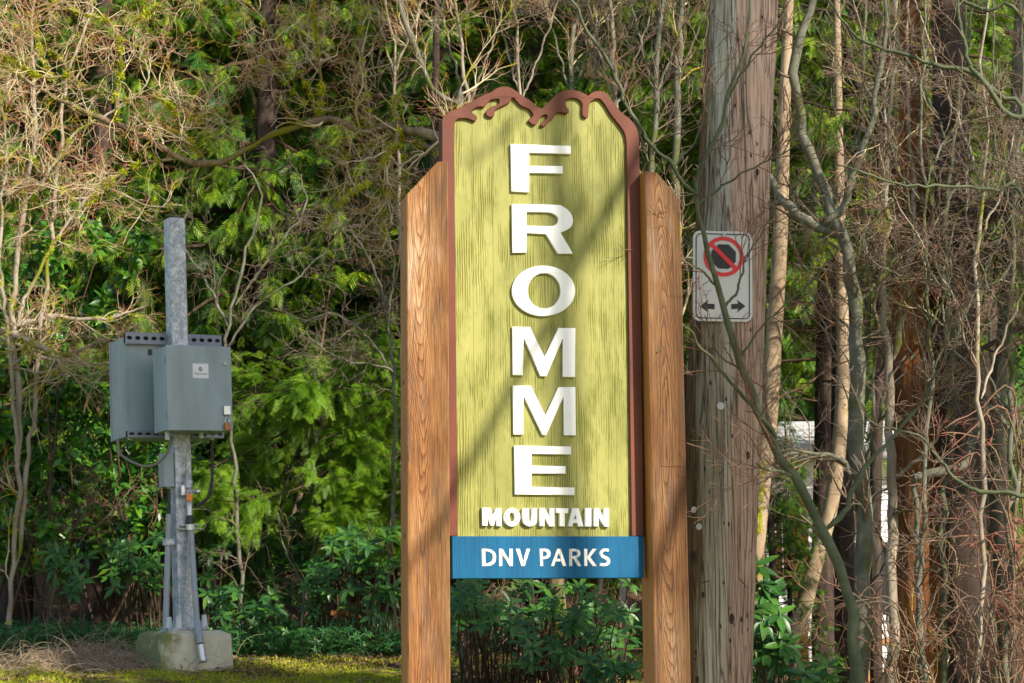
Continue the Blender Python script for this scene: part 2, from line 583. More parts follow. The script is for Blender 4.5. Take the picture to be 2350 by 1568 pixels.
def blue_paint():
    m, t, b = nt('blue painted board')
    r = ramp(t, [(0.3, (0.001, 0.065, 0.155)), (0.7, (0.002, 0.105, 0.235))], noise(t, coords(t, (8, 1, 3)), 1.0, 5))
    l = ramp(t, [(0.42, 0.0), (0.5, 1.0)], noise(t, coords(t, (80, 1, 2)), 1.0, 3))
    c = mixc(t, 0.12, r.outputs[0], mixc(t, l.outputs[0], (0.003, 0.045, 0.13), (0.012, 0.13, 0.30)))
    t.links.new(c, b.inputs['Base Color']); b.inputs['Roughness'].default_value = 0.6; b.inputs['Specular IOR Level'].default_value = 0.2
    bump(t, l.outputs[0], b, 0.25, 0.002)
    return m


def carved_white():
    m, t, b = nt('carved white letter wood')
    l = noise(t, coords(t, (150, 1, 2), space='Object'), 1.0, 3, 0.6)
    r = ramp(t, [(0.36, (0.42, 0.34, 0.26)), (0.50, (0.80, 0.79, 0.76)), (0.8, (0.9, 0.9, 0.9))], l)
    t.links.new(r.outputs[0], b.inputs['Base Color']); b.inputs['Roughness'].default_value = 0.6
    bump(t, l, b, 0.6, 0.003)
    return m


def galv():
    m, t, b = nt('galvanized steel')
    vo = N(t, 'ShaderNodeTexVoronoi', i_Scale=70.0, i_Randomness=1.0); t.links.new(coords(t, (1, 1, 0.8)), vo.inputs['Vector'])
    n = noise(t, coords(t, (1, 1, 1)), 25, 5, 0.6)
    f = math_(t, 'ADD', math_(t, 'MULTIPLY', n, 0.8), math_(t, 'MULTIPLY', vo.outputs['Distance'], 0.3))
    r = ramp(t, [(0.3, (0.22, 0.25, 0.29)), (0.5, (0.36, 0.40, 0.46)), (0.72, (0.62, 0.66, 0.72))], f)
    t.links.new(r.outputs[0], b.inputs['Base Color']); b.inputs['Roughness'].default_value = 0.5; b.inputs['Metallic'].default_value = 0.35
    return m


def pole_wood():
    m, t, b = nt('weathered pole wood')
    sep = t.nodes.new('ShaderNodeSeparateXYZ')
    tc = t.nodes.new('ShaderNodeTexCoord'); t.links.new(tc.outputs['Object'], sep.inputs[0])
    fine = noise(t, coords(t, (70, 70, 2.0)), 1.0, 5, 0.7)
    med = noise(t, coords(t, (16, 16, 0.9)), 1.0, 4, 0.6)
    # silver face, brown on the damp side, pinkish on the other: rot and wear on the wood itself
    side = math_(t, 'ADD', math_(t, 'MULTIPLY', math_(t, 'SUBTRACT', sep.outputs[0], math_(t, 'MULTIPLY', sep.outputs[2], 0.046)), 2.4), math_(t, 'MULTIPLY', math_(t, 'SUBTRACT', med, 0.5), 0.75))
    col = ramp(t, [(0.0, (0.10, 0.05, 0.02)), (0.30, (0.16, 0.095, 0.045)), (0.40, (0.30, 0.265, 0.19)), (0.60, (0.42, 0.39, 0.32)), (0.70, (0.40, 0.28, 0.215)), (1.0, (0.44, 0.30, 0.235))],
               math_(t, 'ADD', side, 0.5))
    dr = ramp(t, [(0.34, (0.22, 0.19, 0.16)), (0.50, (0.85, 0.85, 0.85)), (0.7, (1.15, 1.15, 1.15))], fine)
    c = mixc(t, 1.0, col.outputs[0], dr.outputs[0], 'MULTIPLY')
    sunlit_top = ramp(t, [(0.30, (1, 1, 1)), (0.58, (1.9, 1.95, 2.05))], math_(t, 'ADD', math_(t, 'MULTIPLY', sep.outputs[2], 0.13), math_(t, 'MULTIPLY', math_(t, 'SUBTRACT', med, 0.5), 0.3)))  # colour brightened with height: sunlight on the upper pole painted in
    c = mixc(t, 1.0, c, sunlit_top.outputs[0], 'MULTIPLY')
    pits = N(t, 'ShaderNodeTexVoronoi', i_Scale=1.0); t.links.new(coords(t, (26, 26, 11)), pits.inputs['Vector'])
    pk = ramp(t, [(0.10, 1.0), (0.17, 0.0)], pits.outputs['Distance'])
    pm = ramp(t, [(0.42, 0.0), (0.5, 1.0)], noise(t, coords(t, (5, 5, 3)), 1.0, 2))
    pf = math_(t, 'MULTIPLY', pk.outputs[0], pm.outputs[0])
    c = mixc(t, pf, c, (0.03, 0.02, 0.018))
    crack = ramp(t, [(0.44, 0.0), (0.452, 1.0), (0.464, 0.0), (0.52, 0.0), (0.535, 1.0), (0.55, 0.0)], noise(t, coords(t, (15, 15, 0.4), loc=(1, 4, 2)), 1.0, 2, 0.5))
    c = mixc(t, math_(t, 'MULTIPLY', crack.outputs[0], 0.8), c, (0.03, 0.025, 0.02))
    t.links.new(c, b.inputs['Base Color']); b.inputs['Roughness'].default_value = 0.85
    b.inputs['Specular IOR Level'].default_value = 0.2
    h = math_(t, 'SUBTRACT', fine, math_(t, 'ADD', math_(t, 'MULTIPLY', pf, 0.8), crack.outputs[0]))
    bump(t, h, b, 0.8, 0.006)
    return m


def ground_mat():
    m, t, b = nt('moss and litter ground')
    v = coords(t, (1, 1, 1))
    k = ramp(t, [(0.44, 0.0), (0.54, 1.0)], noise(t, v, 1.3, 6, 0.7))
    mo = ramp(t, [(0.3, (0.18, 0.22, 0.012)), (0.7, (0.40, 0.43, 0.03))], noise(t, v, 14, 5))
    li = ramp(t, [(0.3, (0.035, 0.022, 0.015)), (0.55, (0.14, 0.08, 0.05)), (0.75, (0.26, 0.17, 0.11))], noise(t, v, 38, 5, 0.7))
    sep = t.nodes.new('ShaderNodeSeparateXYZ'); t.links.new(v, sep.inputs[0])
    wood = ramp(t, [(0.0, 1.0), (1.0, 0.0)], math_(t, 'MULTIPLY', math_(t, 'SUBTRACT', sep.outputs[1], 14.8), 0.8))
    c = mixc(t, math_(t, 'MULTIPLY', k.outputs[0], wood.outputs[0]), li.outputs[0], mo.outputs[0])
    t.links.new(c, b.inputs['Base Color']); b.inputs['Roughness'].default_value = 0.95
    b.inputs['Specular IOR Level'].default_value = 0.15
    bump(t, noise(t, v, 45, 6, 0.7), b, 0.9, 0.03)
    return m


def concrete():
    m, t, b = nt('mossy concrete')
    v = coords(t)
    r = ramp(t, [(0.3, (0.45, 0.43, 0.31)), (0.7, (0.66, 0.63, 0.50))], noise(t, v, 9, 7, 0.7))
    sep = t.nodes.new('ShaderNodeSeparateXYZ'); t.links.new(v, sep.inputs[0])
    f = math_(t, 'ADD', math_(t, 'MULTIPLY', sep.outputs[0], -1.6), noise(t, v, 6, 5, 0.7))
    k = ramp(t, [(0.66, 0.0), (0.86, 0.85)], f)
    c = mixc(t, k.outputs[0], r.outputs[0], (0.13, 0.15, 0.02))
    t.links.new(c, b.inputs['Base Color']); b.inputs['Roughness'].default_value = 0.9
    bump(t, noise(t, v, 60, 5), b, 0.5, 0.004)
    return m


M = dict(
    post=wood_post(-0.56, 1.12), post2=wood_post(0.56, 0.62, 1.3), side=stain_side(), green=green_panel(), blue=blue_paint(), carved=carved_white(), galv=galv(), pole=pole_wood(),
    ground=ground_mat(), concrete=concrete(),
    frame=simple('red brown stain', (0.13, 0.040, 0.024), 0.6, var=0.18, scale=5, zs=0.3, spec=0.25),
    white=simple('white letter paint', (0.86, 0.86, 0.86), 0.45, var=0.02, scale=6),
    cab=simple('grey enamel', (0.26, 0.33, 0.365), 0.42, var=0.09, scale=7, bstr=0.04, zs=0.25),
    cabside=simple('grey enamel side', (0.27, 0.35, 0.39), 0.42, var=0.04, scale=3, bstr=0.04),
    dark=simple('dark rubber', (0.03, 0.03, 0.032), 0.55),
    grey=simple('grey conduit plastic', (0.30, 0.34, 0.38), 0.45, var=0.05),
    tan=simple('tan cable', (0.38, 0.36, 0.29), 0.5, var=0.05),
    cap=simple('white plastic cap', (0.55, 0.58, 0.60), 0.5, var=0.04),
    strut=simple('dull strut steel', (0.22, 0.25, 0.32), 0.5, metal=0.2, var=0.08),
    hose=simple('grey brown hose', (0.17, 0.165, 0.14), 0.5, var=0.05),
    steel=simple('bright steel', (0.55, 0.57, 0.60), 0.3, metal=0.8, var=0.05),
    orange=simple('orange padlock body', (0.85, 0.22, 0.015), 0.35, var=0.05),
    brass=simple('orange brown padlock body', (0.42, 0.13, 0.015), 0.35, var=0.05),
    label=simple('white sticker', (0.72, 0.74, 0.80), 0.4, var=0.02),
    black=simple('black print', (0.012, 0.012, 0.014), 0.5, var=0.05),
    signw=simple('white sign sheeting', (0.60, 0.61, 0.60), 0.4, var=0.03, scale=2),
    red=simple('red print', (0.72, 0.012, 0.012), 0.4, var=0.03),
    scratch=simple('scratched line', (0.62, 0.60, 0.52), 0.5, var=0.02),
    siding=simple('white lap siding', (0.80, 0.82, 0.84), 0.5, var=0.02),
    roof=simple('pale grey roofing', (0.5, 0.51, 0.53), 0.9, var=0.2, scale=10),
    porch=simple('orange stained lumber', (0.50, 0.20, 0.035), 0.5, var=0.15, scale=8, zs=0.2),
    cedar=leafmat('cedar sprays', [(0.10, (0.13, 0.065, 0.02)), (0.20, (0.022, 0.055, 0.014)), (0.45, (0.06, 0.145, 0.012)), (0.68, (0.15, 0.28, 0.010)), (1.0, (0.38, 0.46, 0.02))], 0.5, 0.35),
    deep=leafmat('deep green sprays', [(0.10, (0.10, 0.05, 0.018)), (0.20, (0.014, 0.042, 0.020)), (0.46, (0.04, 0.14, 0.024)), (0.70, (0.11, 0.25, 0.016)), (1.0, (0.26, 0.40, 0.02))], 0.5, 0.3),
    hemlock=leafmat('hemlock needles', [(0.0, (0.04, 0.10, 0.012)), (0.5, (0.13, 0.27, 0.014)), (1.0, (0.28, 0.44, 0.02))], 0.5, 0.35),
    rhodo=leafmat('rhododendron leaf', [(0.0, (0.014, 0.060, 0.020)), (0.5, (0.035, 0.125, 0.022)), (1.0, (0.09, 0.22, 0.020))], 0.4, 0.15, 0.5),
    laurel=leafmat('laurel leaf', [(0.0, (0.014, 0.06, 0.016)), (0.45, (0.04, 0.16, 0.02)), (0.85, (0.12, 0.28, 0.015)), (1.0, (0.28, 0.27, 0.01))], 0.36, 0.2, 0.55),
    ivy=leafmat('ivy leaf', [(0.0, (0.018, 0.08, 0.030)), (0.6, (0.045, 0.16, 0.05)), (1.0, (0.10, 0.25, 0.04))], 0.4, 0.15),
    moss=leafmat('moss tuft', [(0.0, (0.17, 0.21, 0.012)), (0.5, (0.36, 0.40, 0.02)), (1.0, (0.52, 0.52, 0.03))], 0.8, 0.2, 0.2),
    litter=leafmat('dry leaf litter', [(0.0, (0.06, 0.03, 0.02)), (0.5, (0.20, 0.11, 0.065)), (1.0, (0.38, 0.26, 0.17))], 0.8, 0.1, 0.2, (1, 1, 1)),
    straw=leafmat('dead grass', [(0.0, (0.20, 0.13, 0.07)), (0.5, (0.36, 0.26, 0.16)), (1.0, (0.48, 0.37, 0.25))], 0.7, 0.2, 0.3, (1, 1, 1)),
    bark_pale=barkmat('pale mossy bark', (0.16, 0.125, 0.09), (0.34, 0.29, 0.23), (0.46, 0.42, 0.35), moss=(0.17, 0.17, 0.015), mossamt=0.40, scale=14, tipcol=(0.36, 0.07, 0.05)),
    bark_grey=barkmat('grey green alder bark', (0.07, 0.07, 0.05), (0.15, 0.15, 0.115), (0.27, 0.265, 0.22), moss=(0.09, 0.105, 0.03), mossamt=0.42, scale=9, zs=1.2, bstr=0.25, tipcol=(0.20, 0.10, 0.10)),
    bark_green=barkmat('smooth green bark', (0.05, 0.062, 0.032), (0.10, 0.118, 0.068), (0.17, 0.18, 0.13), moss=(0.10, 0.11, 0.03), mossamt=0.35, scale=7, zs=1.5, bstr=0.15, tipcol=(0.20, 0.11, 0.10)),
    bark_dark=barkmat('dark furrowed bark', (0.018, 0.012, 0.010), (0.06, 0.04, 0.032), (0.12, 0.085, 0.065), moss=(0.06, 0.07, 0.03), mossamt=0.3, scale=16, zs=0.25, bstr=1.0),
    bark_cedar=barkmat('orange cedar bark', (0.04, 0.014, 0.005), (0.24, 0.095, 0.028), (0.45, 0.20, 0.065), scale=22, zs=0.06, bstr=1.0),
    bark_tan=barkmat('tan maple bark', (0.16, 0.11, 0.07), (0.36, 0.27, 0.18), (0.50, 0.40, 0.29), moss=(0.20, 0.19, 0.015), mossamt=0.34, scale=8, zs=0.6, bstr=0.4),
    twig=barkmat('brown twig', (0.09, 0.045, 0.028), (0.23, 0.13, 0.085), (0.36, 0.23, 0.16), scale=5, zs=1, bstr=0.1, tipcol=(0.26, 0.16, 0.11)),
    twig_pale=barkmat('pale twig', (0.24, 0.19, 0.09), (0.58, 0.50, 0.33), (0.80, 0.74, 0.56), moss=(0.36, 0.33, 0.015), mossamt=0.44, scale=5, zs=1, bstr=0.1, tipcol=(0.42, 0.09, 0.07), mscale=5.0),
    twig_red=barkmat('reddish twig', (0.22, 0.10, 0.07), (0.36, 0.17, 0.13), (0.5, 0.30, 0.24), scale=5, zs=1, bstr=0.1, tipcol=(0.45, 0.07, 0.06)),
    twig_grey=barkmat('purple grey twig', (0.07, 0.05, 0.035), (0.18, 0.135, 0.09), (0.34, 0.27, 0.19), scale=5, zs=1, bstr=0.1, tipcol=(0.25, 0.19, 0.17)),
    bark_maple=barkmat('mossy maple bark', (0.08, 0.055, 0.035), (0.23, 0.17, 0.11), (0.42, 0.35, 0.25), moss=(0.16, 0.15, 0.012), mossamt=0.47, scale=16, bstr=1.0, mscale=2.2),
    bark_brown=barkmat('shaded brown bark', (0.07, 0.045, 0.03), (0.17, 0.115, 0.075), (0.32, 0.24, 0.17), moss=(0.10, 0.11, 0.02), mossamt=0.42, scale=9, zs=0.4, bstr=0.8),
    dead=barkmat('dead brown branch', (0.03, 0.019, 0.012), (0.085, 0.055, 0.034), (0.17, 0.115, 0.075), scale=8, bstr=0.3),
)


# ------------------------------------------------------------------ ground
_gy = [-30, 3, 9, 12, 14, 16, 20, 26, 40, 70, 150]
_gz = [0.0, 0.05, 0.62, 1.19, 1.365, 1.50, 1.62, 1.8, 3.2, 9.0, 26.0]


def gz(x, y):
    x = np.asarray(x, float); y = np.asarray(y, float)
    z = np.interp(y, _gy, _gz)
    s = np.clip((x - 0.9) / 2.2, 0, 1); s = s * s * (3 - 2 * s)
    f = np.clip((y - 7) / 3, 0, 1) * np.clip((42 - y) / 14, 0, 1)
    z = z - 0.75 * s * f
    z = z + 0.018 * np.sin(x * 2.3 + y * 1.1) + 0.012 * np.sin(x * 5.1 - y * 3.7) + 0.01 * np.sin(x * 9 + 1.3 * y)
    return z


def ground():
    xs = np.unique(np.concatenate([np.linspace(-90, -7, 30), np.linspace(-7, 7, 180), np.linspace(7, 90, 30)]))
    ys = np.unique(np.concatenate([np.linspace(-40, 6, 24), np.linspace(6, 20, 160), np.linspace(20, 150, 60)]))
    X, Y = np.meshgrid(xs, ys)
    Z = gz(X, Y)
    Z += 0.012 * np.sin(X * 31 + 5 * np.sin(Y * 7)) * np.sin(Y * 27 + 3 * np.sin(X * 11)) * (np.abs(X) < 8) * (Y > 6) * (Y < 20)
    V = np.stack([X, Y, Z], -1).reshape(-1, 3)
    nx, ny = len(xs), len(ys)
    i = (np.arange(ny - 1)[:, None] * nx + np.arange(nx - 1)[None]).ravel()
    F = np.stack([i, i + 1, i + 1 + nx, i + nx], 1)
    o = link('ground', mesh_np('ground', V, F, True), M['ground'])
    tag(o, kind='structure')


ground()


# ------------------------------------------------------------------ house behind the trees
def house():
    bx, by = 1.9, 24.0
    g = 0.75
    t = thing('house', 'white sided house with orange lumber porch glimpsed between the trunks', 'house', (bx, by, g))
    Wd, H = 2.75, 3.0
    me = bm_mesh('wall', box_bm(0, Wd, 0.03, 4.0, 0, H))
    link('wall', me, M['siding'], t)
    bh = 0.13
    bd = bpy.data.meshes.new('siding_board')
    bm = bmesh.new()
    vs = [bm.verts.new(p) for p in [(0, 0.03, 0), (Wd, 0.03, 0), (Wd, 0.0, 0), (0, 0.0, 0), (0, 0.028, bh + 0.012), (Wd, 0.028, bh + 0.012), (Wd, 0.018, bh + 0.012), (0, 0.018, bh + 0.012)]]
    for f in [(0, 1, 2, 3), (4, 7, 6, 5), (3, 2, 6, 7), (0, 4, 5, 1), (1, 5, 6, 2), (0, 3, 7, 4)]: bm.faces.new([vs[i] for i in f])
    bm.to_mesh(bd); bm.free(); bd.materials.append(M['siding'])
    for k in range(int(H / bh)):
        o = bpy.data.objects.new('siding_board', bd); COL.objects.link(o); o.parent = t; o.location = (0, -0.002, k * bh + 0.01)
    for x0 in (1.75,):
        f = link('window', bm_mesh('window', box_bm(x0, x0 + 0.9, -0.05, 0.0, 0.9, 1.9, 0.01)), M['siding'], t)
        link('pane', bm_mesh('pane', box_bm(x0 + 0.07, x0 + 0.83, -0.056, -0.04, 0.97, 1.83)), M['black'], f)
    rf = bmesh.new()
    v = [rf.verts.new(p) for p in [(-0.4, -0.35, H - 0.05), (Wd + 0.4, -0.35, H - 0.05), (Wd + 0.4, 2.0, H + 0.5), (-0.4, 2.0, H + 0.5), (Wd + 0.4, 4.4, H), (-0.4, 4.4, H)]]
    v2 = [rf.verts.new((q.co.x, q.co.y, q.co.z - 0.14)) for q in v]
    for f in [(0, 1, 2, 3), (3, 2, 4, 5)]:
        rf.faces.new([v[i] for i in f]); rf.faces.new([v2[i] for i in f][::-1])
    for a, b in [(0, 1), (1, 2), (2, 4), (4, 5), (5, 3), (3, 0)]: rf.faces.new([v[a], v2[a], v2[b], v[b]])
    link('roof', bm_mesh('roof', rf), M['roof'], t)
    pm = bm_mesh('porch_post', box_bm(-0.07, 0.07, -0.07, 0.07, 0, H - 0.3, 0.006)); pm.materials.append(M['porch'])
    for x in (1.30, 2.02):
        o = bpy.data.objects.new('porch_post', pm); COL.objects.link(o); o.parent = t; o.location = (x, -1.5, 0)
    link('porch_beam', bm_mesh('porch_beam', box_bm(1.3, Wd + 0.1, -1.58, -1.43, 0.62, 0.70, 0.005)), M['porch'], t)
    bl = bm_mesh('slat', box_bm(-0.03, 0.03, -0.012, 0.012, 0, 0.85, 0.002)); bl.materials.append(M['porch'])
    for k in range(5):
        o = bpy.data.objects.new('slat', bl); COL.objects.link(o); o.parent = t; o.location = (1.07 + k * 0.075, -1.6, 1.35 - 0.02 * (k % 2))


house()


# ------------------------------------------------------------------ trunks
def trunk_mesh(name, pts, K=40, sides=28, ridge=0.0, nridge=14, seed=1, knob=0.02):
    """pts rows x, y, z, r. Ridged bark: the outline is uneven round and along the trunk."""
    g = np.random.default_rng(seed)
    q = resample(pts, K)
    Pn = q[:, :3]; Rn = q[:, 3]
    T = unit(np.gradient(Pn, axis=0))
    ref = np.array([0.1, 1.0, 0.0]) if abs(T[0, 2]) > 0.5 else np.array([0, 0.1, 1.0])
    Nn = unit(ref - (T @ ref)[:, None] * T); Bn = np.cross(T, Nn)
    a = np.arange(sides) * 2 * np.pi / sides
    ph = g.uniform(0, 6, 4)
    s = np.linspace(0, 1, K)[:, None] * np.linalg.norm(Pn[-1] - Pn[0])
    A = a[None] + 0.15 * np.sin(s * 1.3 + ph[0])
    rr = 1 + ridge * np.abs(np.sin(A * nridge / 2 + 0.6 * np.sin(s * 2.1 + ph[1]))) + ridge * 0.5 * np.sin(A * (nridge // 2 + 1) + ph[2] + s)
    rr += knob * np.sin(A * 3 + s * 5 + ph[3]) * np.sin(s * 9 + A)
    if ridge: rr += g.normal(0, ridge * 0.35, (K, sides))
    V = Pn[:, None, :] + (Rn[:, None] * rr)[:, :, None] * (Nn[:, None, :] * np.cos(A)[:, :, None] + Bn[:, None, :] * np.sin(A)[:, :, None])
    k = np.arange(K - 1)[:, None] * sides; i = np.arange(sides)[None]; j = (i + 1) % sides
    F = np.stack([k + i, k + sides + i, k + sides + j, k + j], -1).reshape(-1, 4)[:, ::-1]
    return mesh_np(name, V.reshape(-1, 3), F, True)


def px_path(path, Y, dy=0.0, down=False):
    """path rows (px, py, width px) at depth Y, drifting by dy towards its far end -> x, y, z, r"""
    out = []
    n = len(path)
    for i, q in enumerate(path):
        y = Y + dy * i / max(1, n - 1)
        p = P(q[0], q[1], y)
        out.append([p.x, p.y, p.z, 0.5 * q[2] * y / FPX])
    if down:                                     # carry the base into the ground
        b = out[0]
        g = float(gz(b[0], b[1]))
        if b[2] > g - 0.1:
            out.insert(0, [b[0] - 0.0, b[1], g - 0.15, b[3] * 1.15])
    return out


def rel(pts, base):
    q = np.array(pts, float); q[:, :3] -= np.array(base)[None]; return q


# ------------------------------------------------------------------ evergreens
def crown_lists(seed, H, z0, Lmax, nb, kind='cedar', nsub=8, nfr=8, fs=(0.16, 0.30), droop=0.35, half=False, top=0.25):
    g = np.random.default_rng(seed)
    lists = ([], [])
    acc = Acc()
    K = 9
    z = z0 + (H - z0) * g.uniform(0, 1, nb) ** 0.9
    L = Lmax * (top + (1 - top) * (1 - (z - z0) / (H - z0))) * g.uniform(0.65, 1.15, nb)
    az = g.uniform(0, 2 * np.pi, nb)
    d = np.stack([np.cos(az), np.sin(az), g.uniform(-0.05, 0.35, nb)], 1)
    Pn = np.zeros((nb, K, 3)); Pn[:, 0] = np.stack([0 * z, 0 * z, z], 1)
    for k in range(1, K):
        f = k / (K - 1)
        d = unit(d + 0.10 * g.normal(size=(nb, 3)) + np.array([0, 0, -droop * 0.42 * (1.0 - 0.9 * f)]))
        Pn[:, k] = Pn[:, k - 1] + d * (L / (K - 1))[:, None]
    Rn = (0.008 + 0.012 * L[:, None]) * np.linspace(1, 0.2, K)[None]
    acc.tubes(Pn, Rn, 4)
    sp, sr = grow(g, Pn, Rn, nsub, 0.26 * Lmax, 0.9, K=5, rr=0.5, wig=0.12, up=-0.10, t0=0.15, t1=1.0, flat=1.0)
    acc.tubes(sp, sr, 3)
    for (pp, n) in ((sp, nfr), (Pn[:, 4:], max(2, nfr // 2))):
        B, k2, _ = pp.shape
        idx = np.repeat(np.arange(B), n)
        t = g.uniform(0.05, 1.0, len(idx)) * (k2 - 1 - 1e-6); i = t.astype(int); fr = (t - i)[:, None]
        pos = pp[idx, i] * (1 - fr) + pp[idx, i + 1] * fr
        tan = unit(pp[idx, i + 1] - pp[idx, i])
        side = unit(np.cross(tan, np.array([0, 0, 1.0]))) * np.where(g.uniform(size=len(idx)) < 0.5, -1, 1)[:, None]
        dr = unit(tan * 0.7 + side * g.uniform(0.2, 1.1, len(idx))[:, None] + np.array([0, 0, -1]) * g.uniform(0.1, 0.9, len(idx))[:, None])
        nr = unit(np.array([0, 0, 1.0]) + 0.45 * g.normal(size=dr.shape) + 0.4 * pp.reshape(B, k2, 3)[idx, i] * np.array([1, 1, 0]) / max(1, Lmax))
        scatter(kind, pos, dr, nr, g.uniform(fs[0], fs[1], len(idx)), g, lists)
    return lists, acc


def evergreen_variant(seed, **kw):
    lists, acc = crown_lists(seed, **kw)
    return leaves_mesh('crown', lists), acc.mesh('boughs')


CV = [evergreen_variant(11, H=9.5, z0=0.9, Lmax=2.1, nb=125, nsub=9, nfr=10, fs=(0.11, 0.21)),
      evergreen_variant(12, H=10.5, z0=1.3, Lmax=1.9, nb=125, nsub=9, nfr=10, droop=0.5, fs=(0.11, 0.21)),
      evergreen_variant(13, H=9.0, z0=0.7, Lmax=2.3, nb=100, nsub=8, nfr=8, kind='hemlock', fs=(0.14, 0.24), droop=0.3)]
for c, b in CV: b.materials.append(M['dead'])
TR = []
for i in range(3):
    me = trunk_mesh('trunk', [(0, 0, -4.5, 0.15), (0, 0, -0.3, 0.14), (0.03, 0, 2, 0.12), (-0.03, 0.02, 6, 0.08), (0, 0, 11, 0.02)], 30, 18, 0.05, 12, i)
    me.materials.append(M['bark_dark']); TR.append(me)


def evergreen(name, label, x, y, var, rot, sc=1.0, mat='cedar', group='evergreen trees of the wood', zs=1.0):
    t = thing(name, label, 'tree', (x, y, float(gz(x, y))), group)
    t.rotation_euler.z = rot
    t.scale = (sc, sc, sc * zs)
    c, b = CV[var]
    key = (var, mat)
    if key not in evergreen.cache:
        c2 = c.copy(); c2.materials.clear(); c2.materials.append(M[mat]); evergreen.cache[key] = c2
    for nm, me, kd in (('trunk', TR[var], None), ('boughs', b, None), ('crown', evergreen.cache[key], 'stuff')):
        o = bpy.data.objects.new(nm, me); COL.objects.link(o); o.parent = t
        if kd and nm == 'crown': o['kind'] = 'stuff'
    return t


evergreen.cache = {}
EV = [  # px, Y, variant, rotation, scale, material, label
    (40, 19.5, 0, 0.3, 1.0, 'deep', 'dark cedar at the edge of the wood behind the laurel leaves'),
    (215, 18.6, 1, 1.9, 1.0, 'cedar', 'cedar with drooping sprays behind the bare mossy branches'),
    (430, 19.2, 0, 4.0, 1.05, 'deep', 'dense dark cedar rising behind the steel cabinet post'),
    (600, 18.4, 1, 2.7, 1.0, 'cedar', 'cedar with bright fans right of the steel post top'),
    (830, 19.4, 2, 0.9, 1.05, 'deep', 'dark hemlock between the cabinet post and the tall sign'),
    (1020, 18.2, 0, 5.2, 1.0, 'cedar', 'cedar whose sprays show left of the sign top'),
    (1240, 19.0, 1, 3.3, 1.05, 'cedar', 'yellow green cedar directly above the peaks of the sign'),
    (1420, 18.4, 0, 1.2, 0.8, 'cedar', 'cedar between the sign top and the utility pole'),
    (1705, 20.5, 1, 2.2, 1.15, 'cedar', 'bright cedar in the gap right of the utility pole'),
    (2110, 21.5, 0, 0.1, 1.1, 'cedar', 'cedar behind the forked pale trunk'),
    (2290, 20.5, 2, 2.9, 1.1, 'cedar', 'hemlock at the far end of the thicket'),
    (1703, 15.6, 1, 0.8, 0.85, 'cedar', 'smaller cedar whose sprays hang between the S bent alder and the pole'),
    (2112, 16.0, 0, 3.8, 0.8, 'cedar', 'smaller cedar hanging over the thicket before the orange trunk'),
    (1778, 15.0, 2, 0.6, 0.27, 'deep', 'small dark hemlock seedling tree screening the house beside the pole'),
    (1815, 15.1, 2, 2.6, 0.20, 'deep', 'smallest hemlock seedling tree in front of the house wall'),
    (1575, 17.0, 1, 5.0, 0.5, 'cedar', 'cedar sprays close behind the brown side of the pole'),
]
for (px, Y, v, r, s, m, lab) in EV:
    p = P(px, 1440, Y)
    zs = 1.0
    t = evergreen(('hemlock_tree' if v == 2 else 'cedar_tree'), lab, p.x, Y, v, r, s, m)
    if Y < 15.2: continue
    if px > 1700:
        t.location.z += 3.1        # crowns here start higher: the house shows beneath them
for k, (px, Y, v, r, s) in enumerate([(-60, 24, 1, 1, 1.3), (260, 25, 0, 2, 1.3), (560, 24, 2, 3, 1.3), (880, 25, 1, 4, 1.35), (1180, 24.5, 0, 5, 1.3), (1330, 27, 2, 0.5, 1.35), (1640, 31, 1, 1.5, 1.6), (1960, 33, 0, 2.5, 1.6), (2300, 31, 2, 3.5, 1.6)]):
    p = P(px, 1440, Y)
    evergreen('conifer', 'tall conifer deep in the wood behind ' + ['the outermost laurel', 'the pale trunk over the cabinets', 'the twigs right of the steel post', 'the bright hemlock bough', 'the left half of the sign', 'the right half of the sign', 'the utility pole', 'the white house', 'the outer end of the thicket'][k], p.x, Y, v, r, s, 'cedar' if k % 2 else 'deep', 'conifers in the second row', 1.25)


def far_wood():
    g = np.random.default_rng(33)
    lists = ([], [])
    n = 16000
    x = g.uniform(-24, 24, n); y = g.uniform(36, 44, n) + 0.02 * np.abs(x) ** 1.5
    z = gz(x, y) + g.uniform(0, 18, n) * (0.8 + 0.2 * np.sin(x * 1.7))
    pos = np.stack([x, y, z], 1)
    d = unit(np.stack([g.normal(0, 0.6, n), -np.abs(g.normal(0.4, 0.4, n)), -np.abs(g.normal(0.8, 0.4, n))], 1))
    nr = unit(np.array([0, -0.6, 0.8]) + 0.5 * g.normal(size=(n, 3)))
    scatter('cedar', pos, d, nr, g.uniform(0.9, 1.9, n), g, lists)
    o = link('woods', leaves_mesh('woods', lists), M['deep'])
    tag(o, 'dense dark wood filling the gaps far behind the nearer trees', 'wood', kind='stuff')


far_wood()

